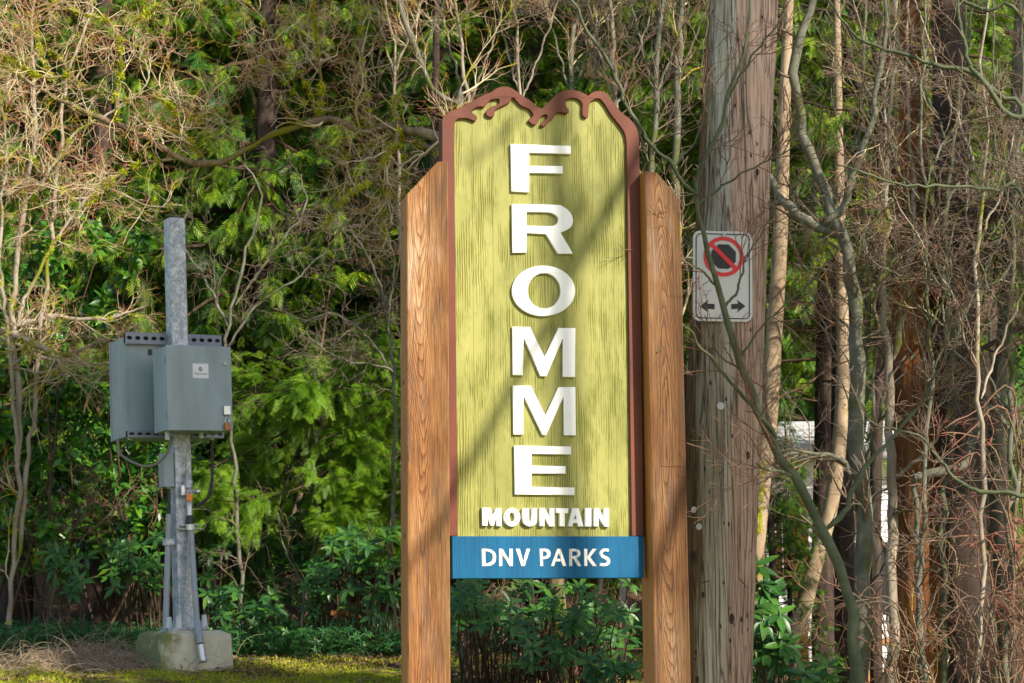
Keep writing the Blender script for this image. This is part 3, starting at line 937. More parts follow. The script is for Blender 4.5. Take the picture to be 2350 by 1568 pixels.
# named trunks that show between the twigs (depths put each where it overlaps the others as in the photograph)
TRUNKS = [
    ('tree_trunk', 'big orange brown cedar trunk with deep vertical furrows', 12.7, [(2122, 1600, 140), (2118, 1300, 124), (2112, 1000, 112), (2100, 700, 96), (2092, 300, 56), (2088, -60, 40)], 'bark_cedar', 0.11, 20),
    ('tree_trunk', 'dark lichen spotted trunk right of the orange cedar trunk', 12.5, [(2225, 1600, 120), (2215, 1300, 100), (2205, 1000, 95), (2190, 600, 84), (2180, 200, 76), (2170, -60, 70)], 'bark_dark', 0.06, 12),
    ('tree_trunk', 'dark straight trunk standing in front of the white siding', 17.5, [(1893, 1600, 54), (1890, 1300, 50), (1893, 1000, 47), (1898, 600, 42), (1905, 200, 38), (1910, -60, 35)], 'bark_dark', 0.06, 10),
    ('tree_trunk', 'dark trunk just left of the green grey alder stem', 16.5, [(1945, 1600, 52), (1938, 1300, 48), (1930, 1000, 44), (1935, 600, 40), (1950, 200, 36), (1960, -60, 33)], 'bark_dark', 0.06, 10),
    ('tree_trunk', 'pale sunlit trunk with moss right beside the utility pole', 12.5, [(1700, 1620, 46), (1722, 1400, 44), (1745, 1150, 40), (1765, 950, 40), (1778, 750, 37), (1790, 560, 34), (1800, 250, 28), (1812, -40, 22)], 'bark_tan', 0.02, 6),
    ('tree_trunk', 'pale leaning trunk crossing in front of the dark straight trunk', 15.0, [(1762, 1610, 44), (1795, 1500, 43), (1836, 1420, 40), (1868, 1300, 36), (1900, 1190, 34), (1922, 1060, 34), (1935, 850, 30), (1930, 600, 26), (1925, 300, 20)], 'bark_tan', 0.02, 6),
    ('tree_trunk', 'brown trunk half hidden at the outer end of the thicket', 13.0, [(2330, 1600, 44), (2300, 1300, 40), (2285, 1000, 36), (2310, 700, 33), (2330, 300, 30), (2345, -40, 26)], 'bark_grey', 0.03, 8),
    ('tree_trunk', 'slim brown trunk in the shade left of the orange cedar', 15.5, [(2010, 1600, 30), (2008, 1300, 28), (2012, 1000, 26), (2022, 600, 22), (2015, 200, 20), (2010, -40, 18)], 'bark_dark', 0.04, 8),
    ('tree_trunk', 'pale sun patched trunk behind the bare branches above the cabinets', 19.4, [(250, 1560, 44), (243, 1200, 40), (235, 800, 38), (230, 400, 36), (228, 150, 34), (228, -60, 30)], 'bark_brown', 0.03, 8),
    ('tree_trunk', 'low forked stump like trunk in the shade between cabinet post and sign', 17.5, [(615, 1540, 34), (628, 1400, 32), (655, 1250, 20), (690, 1130, 12), (700, 1060, 7)], 'bark_brown', 0.05, 8),
    ('tree_trunk', 'warm brown trunk seen over the peaks of the sign', 20.0, [(1365, 1500, 50), (1362, 800, 46), (1358, 300, 42), (1352, -60, 38)], 'bark_brown', 0.04, 8),
]
for i, (nm, lab, Y, path, mat, rd, nr) in enumerate(TRUNKS):
    pts = px_path(path, Y)
    gz0 = float(gz(pts[0][0], Y))
    pts[0][2] = min(pts[0][2], gz0 - 0.1)
    base = (pts[0][0], Y, gz0)
    t = thing(nm, lab, 'tree', base, 'trunks standing in the wood')
    # above the frame: go on up to a real tree height
    q = rel(pts, base); tp = q[-1].copy(); pv = q[-2]
    d = (tp - pv); d = d / (abs(d[2]) + 1e-6)
    ext = tp + d * 3.0; ext[3] = tp[3] * 0.45
    q = np.vstack([q, ext])
    link('trunk', trunk_mesh('trunk', q, 70, 30, rd, nr, i + 5, 0.03), M[mat], t)
    g = np.random.default_rng(100 + i)
    Pm = resample(q, 12)[None]
    a = Acc()
    b1, r1 = grow(g, Pm[:, :, :3], Pm[:, :, 3], 11, 0.75, 1.25, K=7, rr=0.16, wig=0.16, up=0.05, rmax=0.02)
    b2, r2 = grow(g, b1, r1, 4, 0.35, 0.8, K=5, rr=0.5, wig=0.15, up=0.02)
    a.tubes(b1, r1, 4).tubes(b2, r2, 3)
    ob_ = link('branches', a.mesh('branches'), M['dead' if 'dark' in mat or 'cedar' in mat else 'twig'], t); ob_['kind'] = 'stuff'
    if i == 4:                                  # moss cushions on the pale trunk
        ls = ([], [])
        n = 420
        yy = np.concatenate([g.uniform(1060, 1150, n // 2), g.uniform(1165, 1225, n - n // 2)])
        xx = np.interp(-yy, [-1400, -1150, -950], [1722, 1745, 1765]) + g.uniform(-24, 8, n)
        pos = np.array([list(P(a_, b_, Y - 0.05 + g.uniform(-0.05, 0.02))) for a_, b_ in zip(xx, yy)]) - np.array(base)
        scatter('rosette', pos, unit(g.normal(size=(n, 3))), unit(np.array([0, -1, 0.3]) + 0.4 * g.normal(size=(n, 3))), g.uniform(0.012, 0.03, n), g, ls)
        o = link('moss', leaves_mesh('moss', ls), M['moss'], t); o['kind'] = 'stuff'


# ------------------------------------------------------------------ bare trees traced limb by limb
def bare_tree(name, label, Y, limbs, mat, twigmat, seed, n1=7, n2=5, n3=4, L1=0.6, L2=0.32, L3=0.15, dy=0.0, wig=0.2, up=0.05, ang=0.8, group=None, cat='tree', down=0, rr1=0.4, moss=0, sides=10, t0=0.1, K=40, rough=0.06, tr=0.85):
    g = np.random.default_rng(seed)
    first = px_path(limbs[0], Y)
    bx, by = first[0][0], first[0][1]
    base = (bx, by, float(gz(bx, by)))
    t = thing(name, label, cat, base, group)
    acc = Acc()
    PP, RR = [], []
    for i, lb in enumerate(limbs):
        pts = px_path(lb, Y, dy * (0.5 if i else 1) * (1 if i % 2 else -1) if i else 0.0, down=(i < down))
        q = resample(rel(pts, base), K)
        sg_ = np.linalg.norm(q[-1, :3] - q[0, :3]) / K
        q[:, :3] += g.normal(0, 0.09 * sg_, (K, 3)) + min(0.006, 0.25 * sg_) * np.sin(np.arange(K)[:, None] * np.array([0.9, 1.1, 0.7]) + g.uniform(0, 6, 3))
        q[:, 3] *= 1 + g.normal(0, rough, K)
        if i: q[0, 3] *= 0.15; q[1, 3] *= 0.75
        PP.append(q[:, :3]); RR.append(q[:, 3])
    Pm, Rm = np.array(PP), np.array(RR)
    acc.tubes(Pm, Rm, sides)
    link('limbs' if len(limbs) > 1 else 'stem', acc.mesh('limbs'), M[mat], t)
    tw = Acc()
    a, ra = grow(g, Pm, Rm, n1, L1, ang, K=8, rr=rr1, wig=wig, up=up, t0=t0, rmin=0.0052 * tr, rmax=0.013)
    tw.tubes(a, ra, 4, 0.0, 0.15)
    b, rb = grow(g, a, ra, n2, L2, ang, K=6, rr=0.7, wig=wig, up=up, rmin=0.0038 * tr)
    tw.tubes(b, rb, 3, 0.0, 0.2)
    if n3:
        c, rc = grow(g, b, rb, n3, L3, ang * 0.9, K=4, rr=0.8, wig=wig, up=up, rmin=0.0026 * tr)
        tw.tubes(c, rc, 3, 0.15, 0.9)
    o = link('twigs', tw.mesh('twigs'), M[twigmat], t); o['kind'] = 'stuff'
    if moss:
        ls = ([], [])
        k = moss
        bi = g.integers(0, len(Pm), k * 14)
        # tufts gather in clusters
        cl = g.uniform(0, K - 1.001, k)
        ci = g.integers(0, len(Pm), k)
        idx = np.repeat(np.arange(k), 14)
        tt = np.clip(cl[idx] + g.normal(0, 0.5, len(idx)), 0, K - 1.001)
        i = tt.astype(int); fr = (tt - i)[:, None]
        pos = Pm[ci[idx], i] * (1 - fr) + Pm[ci[idx], i + 1] * fr
        rad = Rm[ci[idx], i][:, None]
        dn = unit(g.normal(size=pos.shape) + np.array([0, -0.4, -0.5]))
        pos = pos + dn * rad * 0.9
        scatter('rosette', pos, unit(g.normal(size=pos.shape)), dn, g.uniform(0.015, 0.045, len(pos)), g, ls)
        o = link('moss', leaves_mesh('moss', ls), M['moss'], t); o['kind'] = 'stuff'
    return t


# the mossy leaning maple behind the sign, reaching over to the left
bare_tree('mossy_maple', 'crooked mossy maple reaching left from behind the sign with long bare limbs', 12.6, [
    [(1290, 1580, 40), (1270, 1200, 38), (1240, 800, 36), (1180, 520, 34), (1100, 370, 28), (1003, 318, 24), (960, 300, 25), (930, 298, 20), (895, 288, 22), (850, 300, 18), (815, 298, 19), (790, 280, 15), (723, 276, 16), (690, 292, 12), (650, 300, 14), (583, 332, 11), (533, 362, 14), (490, 376, 12), (450, 374, 15), (393, 352, 14), (340, 320, 12), (283, 293, 12), (183, 250, 12), (120, 222, 10), (77, 196, 9), (0, 140, 7)],
    [(850, 290, 9), (842, 220, 8), (831, 133, 7), (826, 40, 6), (824, -30, 5)],
    [(737, 262, 8), (737, 200, 7), (731, 133, 6), (722, 50, 5), (716, -20, 4)],
    [(733, 262, 7), (700, 190, 6), (660, 120, 5), (623, 73, 4), (593, 33, 4), (553, -10, 3)],
    [(700, 240, 6), (650, 185, 5), (600, 140, 5), (560, 100, 4), (540, 50, 4), (507, -5, 3)],
    [(1010, 350, 16), (940, 322, 14), (880, 320, 11), (830, 345, 8), (780, 372, 5)],
    [(908, 215, 9), (907, 250, 11), (914, 292, 12), (905, 330, 12), (884, 362, 10), (862, 408, 9), (820, 432, 8), (783, 463, 7), (745, 518, 5), (700, 574, 4)],
    [(910, 330, 7), (925, 360, 6), (930, 395, 6), (905, 430, 5), (880, 480, 4), (890, 560, 3)],
    [(473, 372, 7), (443, 335, 6), (415, 300, 6), (413, 285, 5), (397, 250, 5), (357, 217, 4)],
    [(418, 312, 5), (434, 283, 4), (467, 267, 4), (500, 247, 3)],
    [(270, 290, 9), (267, 213, 8), (277, 160, 8), (277, 93, 7), (300, 57, 6), (353, 20, 4), (383, 2, 3)],
    [(277, 93, 6), (263, 70, 6), (240, 43, 6), (187, 33, 5), (140, 4, 5), (90, -15, 4)],
    [(400, 366, 7), (333, 373, 6), (273, 400, 5), (230, 440, 4), (200, 470, 3)],
    [(343, 240, 4), (333, 223, 5), (300, 230, 6), (253, 230, 6), (233, 217, 7), (187, 197, 7), (157, 163, 7), (127, 123, 7), (77, 123, 6), (0, 133, 5)],
    [(157, 172, 5), (120, 178, 5), (80, 172, 5), (40, 150, 6), (-10, 120, 6)],
    [(160, 240, 7), (130, 200, 6), (100, 140, 6), (77, 70, 5), (33, 60, 5), (-10, 30, 4)],
], 'bark_maple', 'twig_pale', 41, n1=12, n2=5, n3=4, L1=0.55, L2=0.28, L3=0.14, dy=0.5, wig=0.34, K=90, rough=0.15, tr=0.8, up=0.03, ang=0.95, moss=260, sides=9)

# tall whippy stems whose red ends fill the upper left corner
bare_tree('maple_shrub', 'many stemmed shrub with reddish twig ends filling the upper corner above the cabinets', 15.0, [
    [(20, 1480, 12), (30, 1300, 12), (45, 1000, 12), (30, 700, 13), (60, 450, 12), (85, 250, 9), (70, 60, 7), (90, -40, 5)],
    [(40, 1300, 12), (70, 1000, 11), (100, 700, 10), (130, 420, 9), (150, 200, 7), (200, 50, 5), (215, -40, 4)],
    [(45, 1100, 10), (20, 800, 9), (0, 560, 8), (15, 330, 7), (-5, 200, 6)],
    [(30, 760, 9), (90, 620, 8), (150, 520, 7), (200, 455, 7), (250, 430, 5), (330, 470, 4), (420, 470, 3)],
    [(200, 457, 6), (160, 450, 6), (110, 410, 6), (83, 383, 6), (77, 333, 5), (95, 280, 4)],
    [(55, 470, 8), (130, 370, 7), (180, 300, 6), (250, 260, 5), (330, 200, 4), (337, 147, 4), (320, 123, 3)],
    [(60, 450, 7), (20, 380, 6), (-15, 300, 5)],
    [(-10, 765, 14), (67, 738, 12), (127, 727, 11), (200, 733, 9), (267, 727, 6), (340, 700, 4)],
    [(-10, 757, 16), (50, 775, 16), (100, 800, 14), (135, 816, 12), (167, 812, 10), (210, 790, 5), (260, 775, 4)],
    [(-10, 775, 10), (45, 795, 9), (100, 822, 8), (135, 828, 7), (200, 835, 5), (280, 832, 4)],
    [(0, 835, 4), (60, 850, 5), (130, 858, 5), (200, 862, 4), (245, 850, 3)],
], 'bark_pale', 'twig_pale', 42, n1=12, n2=5, n3=4, tr=0.8, L1=0.55, L2=0.28, L3=0.13, dy=0.6, wig=0.26, up=0.03, moss=50, cat='shrub', down=1)

# twiggy screen between cabinet post and sign
for k, (lim, sd, lab) in enumerate([
    ([[(560, 1480, 10), (540, 1100, 9), (520, 800, 8), (560, 600, 7), (600, 450, 6), (560, 380, 4)],
      [(530, 760, 7), (470, 640, 6), (420, 560, 5), (430, 480, 4)],
      [(520, 800, 6), (590, 700, 6), (680, 640, 5), (760, 560, 4), (800, 500, 3)],
      [(540, 700, 6), (640, 560, 5), (700, 480, 4), (690, 400, 3)]], 51, 'leafless grey shrub twigs in front of the cedar right of the steel post'),
    ([[(880, 1500, 10), (900, 1200, 9), (905, 900, 8), (890, 720, 7), (850, 600, 6), (800, 520, 4)],
      [(900, 850, 7), (830, 760, 6), (760, 720, 5), (700, 740, 3)],
      [(915, 860, 6), (870, 840, 6), (800, 830, 5), (740, 800, 4), (700, 760, 3)],
      [(890, 730, 6), (905, 600, 5), (880, 500, 4), (900, 420, 3)]], 52, 'bare arching twigs pressed against the outer face of the left sign post'),
    ([[(100, 1500, 9), (130, 1300, 9), (110, 1240, 8), (60, 1180, 6), (10, 1150, 5)],
      [(0, 1210, 5), (60, 1225, 6), (130, 1240, 6), (200, 1225, 5), (260, 1170, 4), (310, 1110, 3)],
      [(130, 1260, 6), (180, 1200, 5), (220, 1130, 4), (225, 1090, 3)]], 53, 'low dead twigs in the shade left of the cabinet post'),
    ([[(690, 1480, 8), (700, 1350, 8), (730, 1200, 7), (720, 1050, 6), (760, 900, 4)],
      [(700, 1350, 6), (650, 1250, 5), (640, 1150, 4), (680, 1060, 3)]], 54, 'thin dry stems under the bright hemlock bough'),
]):
    bare_tree('bare_shrub', lab, [15.3, 15.2, 15.4, 15.6][k], lim, 'bark_grey', 'twig_grey' if k != 2 else 'twig', sd, n1=12, n2=4, n3=3, tr=0.7, L1=0.5, L2=0.28, L3=0.14, dy=0.5, wig=0.3, up=0.0, cat='shrub', group='bare shrubs along the wood edge', down=1)

# pale upright saplings over the sign
SAP = [([(1090, 1500, 14), (1110, 900, 13), (1095, 500, 11), (1073, 230, 9), (1057, 133, 8), (1040, 0, 7), (1030, -60, 5)], 14.5, 'pale sapling rising behind the left shoulder of the sign'),
       ([(1215, 1500, 13), (1225, 900, 12), (1205, 400, 9), (1197, 213, 8), (1187, 83, 7), (1180, 0, 6), (1176, -60, 5)], 15.0, 'thin straight sapling over the valley beside the tallest carved peak'),
       ([(1290, 1500, 17), (1300, 900, 15), (1305, 400, 13), (1310, 200, 12), (1317, 83, 11), (1330, 0, 10), (1340, -60, 8)], 15.5, 'grey green sapling over the middle peak of the sign'),
       ([(1430, 1500, 15), (1425, 900, 14), (1420, 400, 12), (1413, 233, 11), (1406, 110, 10), (1400, 0, 9), (1396, -60, 8)], 14.0, 'pale sapling over the rounded right hand peak'),
       ([(1060, 290, 14), (1037, 258, 13), (983, 190, 13), (963, 123, 12), (935, 60, 11), (917, 20, 11), (895, -50, 9)], 13.2, 'dark leaning stem crossing the saplings left of the sign top'),
       ([(1490, 1500, 18), (1500, 900, 16), (1497, 383, 14), (1505, 200, 13), (1520, 0, 11), (1525, -60, 9)], 13.0, 'pale grey stem between the sign shoulder and the utility pole'),
       ([(1545, 1500, 20), (1548, 900, 18), (1550, 367, 17), (1560, 160, 15), (1563, 0, 13), (1565, -60, 11)], 13.4, 'smooth green grey stem almost touching the utility pole'),
       ([(930, 1500, 12), (925, 800, 10), (915, 400, 8), (905, 150, 6), (890, 0, 5), (885, -60, 4)], 15.6, 'hair thin sapling above the left sign post'),
       ([(1370, 1500, 12), (1375, 900, 10), (1372, 400, 8), (1365, 150, 7), (1380, 0, 6), (1386, -60, 4)], 16.0, 'thin brownish sapling between the two right hand peaks'),
       ]
for k, (path, Y, lab) in enumerate(SAP):
    limbs = [path]
    x, y = path[3][0], path[3][1]
    for s, dx in ((-1, 70), (1, 95)):
        limbs.append([(x, y + 20, 6), (x + s * dx * 0.4, y - 80, 5), (x + s * dx * 0.8, y - 190, 4), (x + s * dx, y - 300, 3)])
    bare_tree('sapling', lab, Y, limbs, 'bark_grey' if k in (2, 4, 5, 6) else 'bark_pale', 'twig_grey' if k % 2 else 'twig_pale', 60 + k, n1=14, n2=6, n3=4, tr=0.65, L1=0.6, L2=0.30, L3=0.14, dy=0.4, wig=0.17, up=0.06, group='saplings rising behind the sign', down=1, ang=0.7, t0=0.45)

# the two stemmed young tree in front of the utility pole
bare_tree('young_alder', 'young green barked tree leaning across the no stopping sign', 9.3, [
    [(1975, 1600, 29), (1962, 1480, 28), (1950, 1405, 27), (1920, 1300, 26), (1895, 1227, 25), (1850, 1130, 23), (1793, 1045, 22), (1740, 930, 20), (1700, 822, 18), (1680, 765, 16), (1667, 720, 15), (1645, 665, 14), (1630, 628, 13), (1616, 560, 12), (1608, 500, 11), (1600, 443, 11), (1625, 350, 10), (1667, 240, 9), (1705, 130, 7), (1716, 60, 6), (1728, -30, 5)],
    [(1895, 1222, 15), (1930, 1180, 13), (1967, 1112, 12), (1985, 1070, 11), (2013, 1040, 10), (2040, 1016, 9), (2100, 940, 8), (2163, 832, 6), (2175, 700, 4)],
    [(1600, 450, 10), (1540, 380, 9), (1480, 310, 9), (1433, 232, 9), (1400, 150, 9), (1357, 83, 8), (1310, 0, 7), (1290, -40, 6)],
    [(1667, 240, 6), (1690, 190, 5), (1740, 110, 5), (1785, 55, 4), (1800, 0, 3)],
    [(1783, 1006, 11), (1755, 970, 10), (1727, 936, 9), (1672, 870, 8), (1627, 816, 7), (1590, 770, 6), (1567, 746, 6), (1530, 700, 4)],
    [(1663, 708, 7), (1690, 670, 6), (1705, 620, 5), (1712, 590, 4), (1745, 540, 4), (1780, 470, 3)],
    [(1640, 655, 6), (1610, 620, 5), (1585, 610, 4), (1560, 590, 3)],
    [(1600, 470, 7), (1640, 440, 6), (1700, 400, 5), (1760, 370, 4), (1820, 340, 3)],
    [(1700, 822, 6), (1740, 760, 5), (1800, 700, 4), (1860, 650, 4), (1900, 600, 3)],
    [(1545, 385, 6), (1590, 330, 5), (1620, 260, 5), (1610, 150, 4), (1625, 40, 3)],
    [(1840, 1110, 7), (1800, 1085, 7), (1760, 1078, 6), (1735, 1065, 4)],
], 'bark_green', 'twig', 71, n1=7, n2=5, n3=3, tr=0.6, L1=0.42, L2=0.22, L3=0.10, dy=0.25, wig=0.17, up=0.05, ang=0.7, sides=14, t0=0.2, down=1)

# curved alder whose trunk sweeps up right of the pole, with the U shaped limb
bare_tree('curved_alder', 'grey green alder with an S bent trunk and a U shaped side limb', 11.6, [
    [(1975, 1620, 42), (1980, 1378, 38), (1980, 1112, 36), (1967, 1045, 36), (1968, 850, 34), (1967, 756, 32), (1960, 639, 30), (1935, 560, 28), (1920, 520, 26), (1905, 465, 26), (1887, 417, 25), (1852, 333, 23), (1832, 267, 22), (1820, 167, 22), (1838, 90, 20), (1868, 0, 18), (1885, -60, 16)],
    [(1935, 545, 18), (1910, 530, 22), (1870, 519, 24), (1830, 490, 22), (1795, 460, 20), (1778, 430, 18), (1765, 390, 14), (1755, 330, 10)],
    [(1890, 515, 20), (1930, 480, 20), (1945, 450, 19), (1962, 390, 18), (1980, 340, 17), (2000, 290, 15), (2012, 200, 13), (2030, 90, 11), (2036, -40, 9)],
    [(1968, 700, 10), (2020, 640, 9), (2060, 590, 8), (2130, 540, 7), (2200, 420, 5)],
    [(1960, 1100, 14), (1930, 1055, 12), (1880, 1042, 9), (1820, 1040, 7), (1790, 1052, 5)],
], 'bark_grey', 'twig_grey', 72, n1=9, n2=5, n3=3, tr=0.75, L1=0.6, L2=0.3, L3=0.14, dy=0.4, wig=0.2, up=0.03, sides=16, down=1)

bare_tree('forked_alder', 'pale sunlit alder whose trunk forks into two upright limbs', 12.4, [
    [(2050, 1620, 27), (2048, 1378, 25), (2043, 1045, 23), (2040, 900, 20), (2037, 822, 18), (2027, 722, 15), (2030, 622, 13), (2035, 480, 12), (2042, 300, 10), (2050, 100, 8), (2052, -40, 6)],
    [(2043, 830, 14), (2060, 796, 16), (2068, 740, 15), (2077, 689, 14), (2088, 620, 13), (2093, 572, 12), (2100, 480, 10), (2090, 350, 9), (2080, 200, 8), (2085, 0, 6)],
    [(2048, 1100, 10), (2100, 1060, 9), (2140, 1020, 8), (2170, 960, 6), (2210, 880, 4)],
], 'bark_pale', 'twig_grey', 73, n1=9, n2=4, n3=3, tr=0.75, L1=0.6, L2=0.32, L3=0.14, dy=0.4, wig=0.2, up=0.03, sides=14, down=1)

bare_tree('hooked_alder', 'grey stem near the outer edge bent over like a hook', 11.8, [
    [(2100, 1100, 10), (2135, 1085, 20), (2180, 1080, 21), (2215, 1062, 20), (2232, 1020, 19), (2240, 985, 18), (2252, 950, 17), (2275, 938, 15), (2300, 960, 12), (2330, 1010, 9), (2360, 1040, 7)],
    [(2120, 1620, 15), (2110, 1400, 14), (2105, 1250, 13), (2100, 1100, 12), (2108, 1085, 12)],
], 'bark_grey', 'twig_grey', 74, n1=8, n2=5, n3=3, L1=0.5, L2=0.26, L3=0.13, dy=0.2, wig=0.2, up=0.03, sides=12)

# upright thin stems of the thicket on the right
THK = [(1990, 12, 12.8), (2010, 8, 14), (2065, 9, 13.1), (2120, 10, 11.4), (2150, 8, 12.9), (2185, 13, 11.9), (2215, 9, 12.5), (2250, 11, 11.2), (2280, 8, 13.5), (2320, 12, 11.6), (2345, 9, 12.4)]
tg = random.Random(9)
for k, (x, w, Y) in enumerate(THK):
    a = tg.uniform(-70, 70)
    main = [(x + a * 0.3, 1600, w * 1.3), (x + a * 0.1 + tg.uniform(-12, 12), 1250, w * 1.15), (x + tg.uniform(-15, 15), 900, w), (x + tg.uniform(-18, 18), 600, w * 0.9), (x - a * 0.3 + tg.uniform(-15, 15), 300, w * 0.7), (x - a * 0.8, -50, w * 0.5)]
    limbs = [main]
    for j in range(5):
        y0 = tg.uniform(350, 1100); f = np.interp(-y0, [-1600, -1250, -900, -600, -300, 50], [m[0] for m in main])
        s = tg.choice((-1, 1))
        limbs.append([(f, y0, w * 0.6), (f + s * tg.uniform(20, 70), y0 - tg.uniform(80, 120), w * 0.5), (f + s * tg.uniform(60, 150), y0 - tg.uniform(160, 260), w * 0.42), (f + s * tg.uniform(80, 240), y0 - tg.uniform(300, 480), w * 0.3)])
    lab = ['grey stem right of the S bent alder', 'thin stem behind the forked alder', 'slender stem left of the orange trunk', 'crooked stem in front of the orange trunk',
           'thin stem over the right side of the orange trunk', 'sturdier grey green stem over the dark lichen trunk', 'thin stem behind the hooked alder', 'bare stem beside the dried flower heads', 'faint brown stem in the outer thicket', 'grey stem second from the outer edge of the thicket', 'last thin stem at the outer edge of the thicket'][k]
    bare_tree('thicket_stem', lab, Y, limbs, ['bark_grey', 'bark_pale', 'bark_green'][k % 3], ['twig_grey', 'twig', 'twig_pale'][k % 3], 200 + k, n1=6, n2=5, n3=4, tr=0.65, L1=0.55, L2=0.3, L3=0.13, dy=0.6, wig=0.24, up=0.02, group='stems of the bare thicket', down=1, ang=0.85)

# long limbs sweeping in from the right
bare_tree('arching_branch_tree', 'tree outside the thicket sending long olive limbs down across its top', 10.6, [
    [(2480, 1620, 40), (2470, 1100, 36), (2450, 700, 32), (2420, 560, 26), (2380, 420, 20)],
    [(2430, 600, 14), (2350, 262, 12), (2300, 220, 12), (2233, 168, 11), (2170, 152, 10), (2080, 130, 9), (2020, 110, 8), (1960, 75, 7), (1900, 0, 5)],
    [(2430, 560, 14), (2380, 290, 13), (2330, 270, 13), (2280, 220, 12), (2250, 180, 11), (2215, 120, 10), (2205, 50, 9), (2190, -30, 8)],
    [(2450, 700, 12), (2350, 60, 10), (2260, 30, 9), (2190, -10, 8)],
    [(2460, 800, 10), (2350, 450, 9), (2280, 440, 8), (2200, 425, 7), (2100, 430, 6), (2000, 400, 5), (1920, 380, 3)],
    [(2460, 1180, 12), (2350, 1135, 11), (2260, 1130, 10), (2200, 1105, 9), (2160, 1060, 8), (2120, 1010, 6), (2050, 980, 5)],
], 'bark_green', 'twig_grey', 75, n1=10, n2=6, n3=4, tr=0.7, L1=0.55, L2=0.28, L3=0.13, dy=0.3, wig=0.2, up=0.02, sides=12)

# rough dark bough coming in at the right edge
bare_tree('dark_bough_tree', 'dark rough bough with flaking bark entering over the outer thicket', 12.2, [
    [(2500, 1620, 60), (2490, 900, 56), (2460, 600, 50), (2400, 490, 40), (2345, 455, 34), (2290, 470, 30), (2230, 520, 26), (2170, 545, 20), (2120, 570, 12)],
    [(2350, 460, 16), (2330, 470, 20), (2280, 500, 18), (2240, 540, 12)],
], 'bark_dark', 'dead', 76, n1=14, n2=5, n3=3, L1=0.5, L2=0.28, L3=0.13, dy=0.1, wig=0.22, up=0.0, sides=16)

# reddish arching canes with dried flower heads, lower right
CAN = []
cg = random.Random(4)
for i in range(15):
    x0 = 2400 + cg.uniform(-120, 60); y0 = 1640
    x1 = cg.uniform(2030, 2330); y1 = cg.uniform(900, 1450)
    mx = (x0 + x1) / 2 + cg.uniform(20, 120); my = min(y1, (y0 + y1) / 2) - cg.uniform(-60, 120)
    CAN.append([(x0, y0, 5), ((x0 + mx) / 2 + cg.uniform(0, 40), (y0 + my) / 2, 5), (mx, my, 4), ((mx + x1) / 2, (my + y1) / 2 - cg.uniform(0, 30), 3.5), (x1, y1, 2.5)])
bare_tree('arching_shrub', 'shrub of sunlit reddish canes with dried flower heads by the outer edge', 11.6, CAN, 'twig', 'twig_red', 77, n1=5, n2=3, n3=3, tr=0.7, L1=0.30, L2=0.16, L3=0.07, dy=0.5, wig=0.2, up=0.02, cat='shrub', sides=5)
CAN = []
for i in range(16):
    x0 = cg.uniform(2050, 2330); x1 = x0 + cg.uniform(-260, 200)
    CAN.append([(x0, 1640, 4.5), (x0 + (x1 - x0) * 0.2, 1500, 4), (x0 + (x1 - x0) * 0.5, 1400 - cg.uniform(0, 60), 3.5), (x1, 1400 + cg.uniform(-50, 120), 2.5)])
bare_tree('low_bramble', 'tangle of pale dead stems over the ground below the orange trunk', 11.0, CAN, 'twig_grey', 'twig', 78, n1=4, n2=3, n3=2, L1=0.35, L2=0.2, L3=0.1, dy=0.5, wig=0.22, up=0.0, cat='shrub', sides=4)


